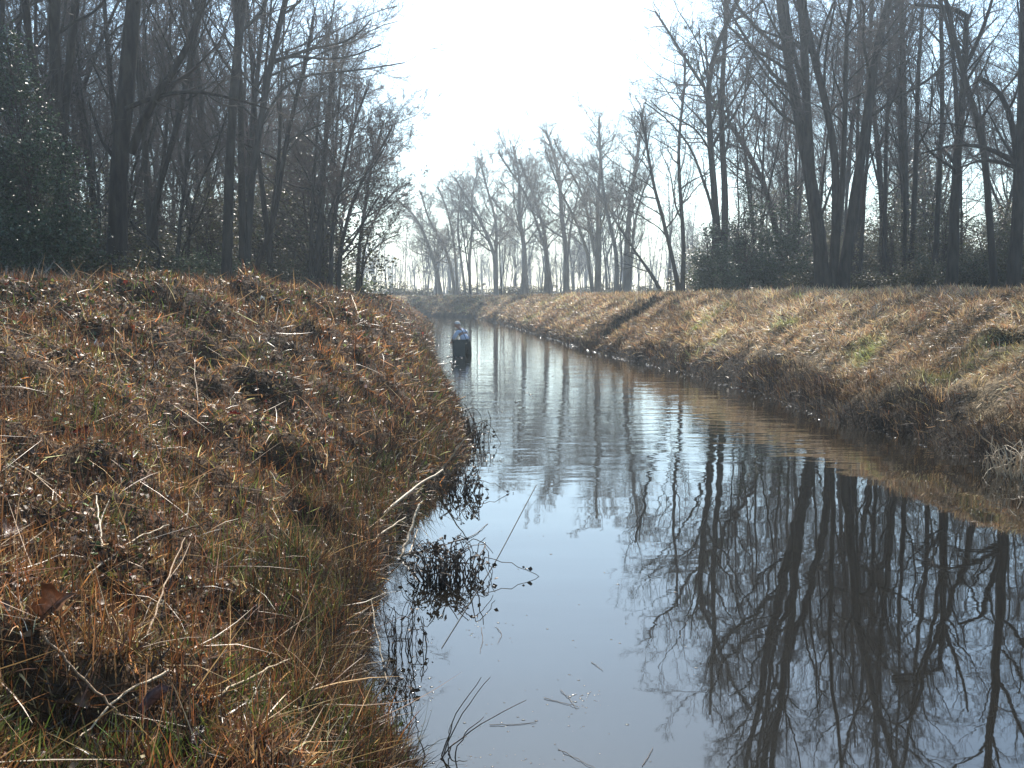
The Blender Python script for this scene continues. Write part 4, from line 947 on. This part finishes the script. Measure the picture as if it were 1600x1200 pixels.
for i in range(8):
    j = (i + 1) % 8; Q += [(i, j, 8 + j, 8 + i)[::-1], (8 + i, 8 + j, 16 + j, 16 + i)[::-1]]; T.append((24, i, j))
o_ = (np.arange(n) * 25)[:, None, None]
me = mesh_np('glint_debris', V, (np.array(Q)[None] + o_).reshape(-1, 4), principled('glint_speck', (.10, .08, .06), .12, .7), None, True, (np.array(T)[None] + o_).reshape(-1, 3))
tag(link('glint_debris', me), kind='stuff')
# ------------------------------------------------------------------ the man in the water
M_SKIN = principled('skin', (.42, .25, .18), .5, .4)
M_SHIRT = principled('blue_shirt', (.62, .68, .80), .8, .2, ((.55, .62, .76), 12), .4, 18)
M_WADER = principled('dark_waders', (.030, .034, .026), .6, .35, ((.045, .048, .034), 8), .4, 14)
M_HAIR = principled('grey_hair', (.72, .70, .66), .7, .3, ((.55, .53, .5), 60), .5, 90)
M_EYE = principled('eye', (.03, .025, .02), .2, .5)
M_STRAP = principled('strap', (.20, .21, .24), .7, .2)
def skin_mesh(name, verts, edges, radii, root, levels=2, extra=None):
    me = bpy.data.meshes.new(name); me.from_pydata([tuple(v) for v in verts], edges, [])
    o = bpy.data.objects.new(name, me); COL.objects.link(o)
    m = o.modifiers.new('skin', 'SKIN'); m.use_smooth_shade = True; m.branch_smoothing = .4
    for i, rr in enumerate(radii):
        me.skin_vertices[0].data[i].radius = rr if isinstance(rr, tuple) else (rr, rr)
        me.skin_vertices[0].data[i].use_root = False
    roots = root if isinstance(root, (list, tuple)) else [root]
    for i in roots: me.skin_vertices[0].data[i].use_root = True
    s = o.modifiers.new('sub', 'SUBSURF'); s.levels = levels; s.render_levels = levels
    dg = bpy.context.evaluated_depsgraph_get(); ev = o.evaluated_get(dg); out = bpy.data.meshes.new_from_object(ev)
    bpy.data.objects.remove(o); bpy.data.meshes.remove(me); out.name = name
    return out
def chain(spec):
    """spec: list of (index of parent or -1, position, radius)"""
    return [s[1] for s in spec], [(s[0], i) for i, s in enumerate(spec) if s[0] >= 0], [s[2] for s in spec]
wpt = at_Z(728, 553, 0.0); BED = -0.60
man = empty('person', (wpt[0], wpt[1], BED), R_(38))
head_c = np.array([-.165, .24, 1.555])
S = [(-1, (0, 0, .93), (.155, .13)), (0, (-.01, .03, 1.06), (.15, .12)), (1, (-.03, .08, 1.20), (.165, .125)), (2, (-.06, .14, 1.33), (.155, .11)), (3, (-.10, .185, 1.42), (.07, .065)), (4, (-.135, .215, 1.48), .055), (5, tuple(head_c - np.array([0, 0, .01])), .07),
     (3, (.10, .17, 1.335), .062), (7, (.155, .20, 1.20), .052), (8, (.09, .33, 1.06), .042), (9, (-.03, .42, 1.02), .034), (10, (-.075, .445, 1.015), (.040, .020)), (11, (-.12, .465, 1.01), (.038, .016)),
     (3, (-.22, .15, 1.33), .062), (13, (-.29, .20, 1.18), .052), (14, (-.30, .34, 1.06), .042), (15, (-.26, .44, .99), .034), (16, (-.24, .475, .975), (.040, .020)), (17, (-.22, .51, .965), (.038, .016)),
     (0, (.105, .0, .84), .10), (19, (.125, .03, .50), .072), (20, (.135, -.03, .10), .048), (21, (.14, .05, .03), .042), (22, (.145, .16, .02), .034),
     (0, (-.105, .0, .84), .10), (24, (-.125, .04, .50), .072), (25, (-.135, -.02, .10), .048), (26, (-.14, .06, .03), .042), (27, (-.145, .17, .02), .034)]
verts, edges, radii = chain(S)
def fingers(base, fwd, side, up, palm_i):
    """four unequal curled fingers from the palm's end, the thumb from its side"""
    fwd, side, up = (np.array(v, float) for v in (fwd, side, up))
    for q, (off, ln) in enumerate(((-.028, .068), (-.009, .078), (.010, .073), (.027, .058))):
        p = np.array(base) + side * off; i0 = len(verts); verts.append(tuple(p)); radii.append(.009); edges.append((palm_i, i0))
        for t, dn in ((.4, .15), (.75, .5), (1.0, .95)):
            verts.append(tuple(p + fwd * ln * t * (1 - .25 * dn) - up * ln * dn * .55)); radii.append(.0085 - .0015 * t); edges.append((len(verts) - 2, len(verts) - 1))
    p = np.array(base) - fwd * .05 - side * .036; i0 = len(verts)
    verts.append(tuple(p)); radii.append(.011); edges.append((palm_i - 1, i0))
    for t in (.5, 1): verts.append(tuple(p + (fwd * .035 - side * .022 - up * .02) * t)); radii.append(.010 - .002 * t); edges.append((len(verts) - 2, len(verts) - 1))
fingers((-.15, .475, 1.005), (-.9, .35, -.1), (.3, .9, 0), (0, 0, 1), 12)
fingers((-.205, .535, .955), (.4, .85, -.25), (.85, -.4, 0), (0, 0, 1), 18)
body = skin_mesh('body', verts, edges, radii, 0)
# head: one shaped surface with brow, nose, mouth, chin and ears, joined to the body mesh
bm = bmesh.new(); bm.from_mesh(body)
hb = bmesh.new(); bmesh.ops.create_uvsphere(hb, u_segments=28, v_segments=20, radius=1.0)
for v in hb.verts:
    x, y, z = v.co                                    # face looks along -y
    w_ = 1 - .26 * max(0, -z) ** 1.3
    X, Yy, Z = x * .076 * w_, y * .096 * (1 - .10 * max(0, -z)), z * .115
    if y < 0:
        f = -y
        Yy -= .026 * math.exp(-((x / .16) ** 2 + ((z + .10) / .20) ** 2)) * f          # nose
        Yy += .010 * math.exp(-(((abs(x) - .38) / .17) ** 2 + ((z - .10) / .13) ** 2)) * f  # eye sockets
        Yy -= .006 * math.exp(-((x / .28) ** 2 + ((z + .48) / .09) ** 2)) * f         # lips
        Yy += .005 * math.exp(-((x / .30) ** 2 + ((z + .47) / .025) ** 2)) * f        # mouth line
        Yy -= .010 * math.exp(-((x / .30) ** 2 + ((z + .80) / .18) ** 2)) * f         # chin
    if abs(x) > .9 and -.25 < z < .25: X += math.copysign(.014, x); Yy += .006        # ears
    v.co = (X, Yy, Z)
HR = Matrix.Translation(Vector(head_c)) @ Matrix.Rotation(R_(-118), 4, 'Z') @ Matrix.Rotation(R_(28), 4, 'X')   # turned to the left, bowed
hm_ = bpy.data.meshes.new('tmp'); bmesh.ops.transform(hb, matrix=HR, verts=hb.verts); hb.to_mesh(hm_); hb.free(); bm.from_mesh(hm_); bpy.data.meshes.remove(hm_)
for f in bm.faces: f.smooth = True
bm.to_mesh(body); bm.free(); body.materials.clear(); body.materials.append(M_SKIN)
bo = link('body', body, man)
for sx in (-1, 1):
    e = bmesh.new(); bmesh.ops.create_uvsphere(e, u_segments=10, v_segments=8, radius=.0125); bmesh.ops.transform(e, matrix=HR @ Matrix.Translation((sx * .029, -.083, .012)), verts=e.verts)
    em = bpy.data.meshes.new('eye'); e.to_mesh(em); e.free(); em.materials.append(M_EYE); link('eye', em, man)
hb = bmesh.new(); bmesh.ops.create_uvsphere(hb, u_segments=24, v_segments=16, radius=1.0)
rr_ = random.Random(3)
for v in hb.verts: v.co = (v.co.x * .082 + rr_.gauss(0, .002), v.co.y * .100 + .008, v.co.z * .118 + .006 + rr_.gauss(0, .002))
kill = [v for v in hb.verts if (v.co.z < .03 - .5 * (v.co.y + .02) and v.co.y < .06) or v.co.z < -.045]
bmesh.ops.delete(hb, geom=kill, context='VERTS'); bmesh.ops.transform(hb, matrix=HR, verts=hb.verts)
for f in hb.faces: f.smooth = True
me = bpy.data.meshes.new('hair'); hb.to_mesh(me); hb.free(); me.materials.append(M_HAIR); link('hair', me, man)
# shirt over chest, back and sleeves to the elbow
S2 = [(-1, (0, .01, 1.02), (.178, .15)), (0, (-.02, .06, 1.14), (.188, .148)), (1, (-.04, .10, 1.25), (.188, .14)), (2, (-.065, .145, 1.345), (.165, .12)), (3, (-.09, .175, 1.405), (.085, .08)),
      (3, (.105, .17, 1.335), .076), (5, (.165, .20, 1.20), .068), (6, (.12, .29, 1.10), .060), (3, (-.225, .15, 1.33), .076), (8, (-.30, .20, 1.18), .068), (9, (-.305, .30, 1.09), .060)]
v2, e2, r2 = chain(S2); me = skin_mesh('shirt', v2, e2, r2, 0); me.materials.append(M_SHIRT); link('shirt', me, man)
# waders: seat, loose legs, boots
S3 = [(-1, (0, 0, .92), (.182, .16)), (0, (-.005, .015, 1.03), (.180, .155)), (1, (-.01, .03, 1.075), (.172, .145)), (0, (.11, 0, .80), .128), (3, (.13, .03, .48), .100), (4, (.138, -.02, .14), .078), (5, (.142, .04, .05), .062), (6, (.147, .18, .035), .048),
      (0, (-.11, 0, .80), .128), (8, (-.13, .04, .48), .100), (9, (-.138, -.01, .14), .078), (10, (-.142, .05, .05), .062), (11, (-.147, .19, .035), .048)]
v3, e3, r3 = chain(S3); me = skin_mesh('waders', v3, e3, r3, 0); me.materials.append(M_WADER); link('waders', me, man)
for sx in (1, -1):
    pts = [(sx * .08, -.135, 1.07), (sx * .075 - .02, -.09, 1.18), (sx * .075 - .05, -.015, 1.31), (sx * .07 - .07, .07, 1.425), (sx * .07 - .08, .17, 1.445)]
    V, Q = tubes([curve_tube(pts, .014, .014, 12)], [6]); link('strap', mesh_np('strap', V, Q, M_STRAP, None, True), man)
tag(man, 'man in light blue shirt and dark waders bending forward, thigh-deep in the canal', 'person')
# square dark bin standing in the water beside him
M_BIN = principled('dark_bin', (.040, .050, .046), .5, .4, ((.055, .065, .058), 5), .2, 20)
q = at_Z(718, 556, 0.0); binb = empty('bin', (q[0] - .02, q[1] - .12, BED), R_(8))
def box_ring(name, z0, z1, a0, a1, t, mat):
    bm = bmesh.new()
    def loop(a, z): return [bm.verts.new((sx * a, sy * a * .8, z)) for sx, sy in ((-1, -1), (1, -1), (1, 1), (-1, 1))]
    o0, o1, i1, i0 = loop(a0, z0), loop(a1, z1), loop(a1 - t, z1), loop(a0 - t, z0 + (t if name == 'container' else 0))
    for A, B in ((o0, o1), (o1, i1), (i1, i0)):
        for k in range(4): bm.faces.new((A[k], A[(k + 1) % 4], B[(k + 1) % 4], B[k]))
    if name == 'container': bm.faces.new(i0); bm.faces.new(o0[::-1])
    else:
        for k in range(4): bm.faces.new((i0[k], i0[(k + 1) % 4], o0[(k + 1) % 4], o0[k]))
    bmesh.ops.bevel(bm, geom=[e for e in bm.edges if abs(e.verts[0].co.z - e.verts[1].co.z) > .02], offset=.02, segments=3, affect='EDGES')
    bmesh.ops.recalc_face_normals(bm, faces=bm.faces)
    me = bpy.data.meshes.new(name); bm.to_mesh(me); bm.free(); me.materials.append(mat); return link(name, me, binb)
box_ring('container', .0, 1.10, .165, .20, .012, M_BIN); box_ring('rim', 1.072, 1.115, .216, .218, .013, M_BIN)
for sx in (-1, 1):
    V, Q = tubes([curve_tube([(sx * .205, -.06, .99), (sx * .25, -.04, 1.0), (sx * .25, .04, 1.0), (sx * .205, .06, .99)], .009, .009, 10)], [6]); link('handle', mesh_np('handle', V, Q, M_BIN, None, True), binb)
tag(binb, 'dark square-sided open bin standing in the water in front of the man', 'bin')
# ------------------------------------------------------------------ light, sky, air
SUN_EL, SUN_AZ = 44.0, 0.5       # straight ahead up the canal, a touch to the right
wd_ = bpy.data.worlds.new('World'); sc.world = wd_; wd_.use_nodes = True
nt = wd_.node_tree; nt.nodes.clear()
sky = nt.nodes.new('ShaderNodeTexSky'); sky.sky_type = 'NISHITA'; sky.sun_disc = False
sky.sun_elevation = R_(SUN_EL); sky.sun_rotation = R_(SUN_AZ); sky.air_density = 1.0; sky.dust_density = 0.7; sky.ozone_density = 1.0
bg = nt.nodes.new('ShaderNodeBackground'); bg.inputs[1].default_value = 0.118
wo = nt.nodes.new('ShaderNodeOutputWorld'); tint = nt.nodes.new('ShaderNodeMix'); tint.data_type = 'RGBA'; tint.blend_type = 'MULTIPLY'; tint.inputs[0].default_value = 1.0
tint.inputs[7].default_value = (0.95, 1.06, 1.05, 1); nt.links.new(sky.outputs[0], tint.inputs[6]); nt.links.new(tint.outputs[2], bg.inputs[0]); nt.links.new(bg.outputs[0], wo.inputs[0])
sl = bpy.data.lights.new('sun', 'SUN'); sl.energy = 5.0; sl.angle = R_(0.53); sl.color = (1.0, 0.93, 0.83)
so = bpy.data.objects.new('sun', sl); COL.objects.link(so)
sd = Vector((math.sin(R_(SUN_AZ)) * math.cos(R_(SUN_EL)), math.cos(R_(SUN_AZ)) * math.cos(R_(SUN_EL)), math.sin(R_(SUN_EL))))
so.rotation_euler = sd.to_track_quat('Z', 'Y').to_euler()
# the air itself
bm = bmesh.new(); bmesh.ops.create_cube(bm, size=1.0)
for v in bm.verts: v.co = Vector((v.co.x * 1160, 250 + v.co.y * 640, 12.5 + v.co.z * 31))
hm = bpy.data.meshes.new('haze'); bm.to_mesh(hm); bm.free()
m, hn, N, L = new_mat('air'); out = N.new('ShaderNodeOutputMaterial'); pv = N.new('ShaderNodeVolumePrincipled')
pv.inputs['Color'].default_value = (0.74, 0.87, 1.0, 1); pv.inputs['Density'].default_value = 0.0013; pv.inputs['Anisotropy'].default_value = 0.68
L.new(pv.outputs[0], out.inputs['Volume']); hm.materials.append(m)
ho = link('haze', hm); tag(ho, kind='stuff')

sc.view_settings.view_transform = 'Standard'; sc.view_settings.look = 'None'; sc.view_settings.exposure = 1.1; sc.view_settings.gamma = 1
sc.cycles.use_denoising = True
sc.cycles.max_bounces = 6; sc.cycles.transparent_max_bounces = 6; sc.cycles.volume_bounces = 0
sc.cycles.diffuse_bounces = 3; sc.cycles.glossy_bounces = 3; sc.cycles.transmission_bounces = 2
sc.cycles.sample_clamp_indirect = 6
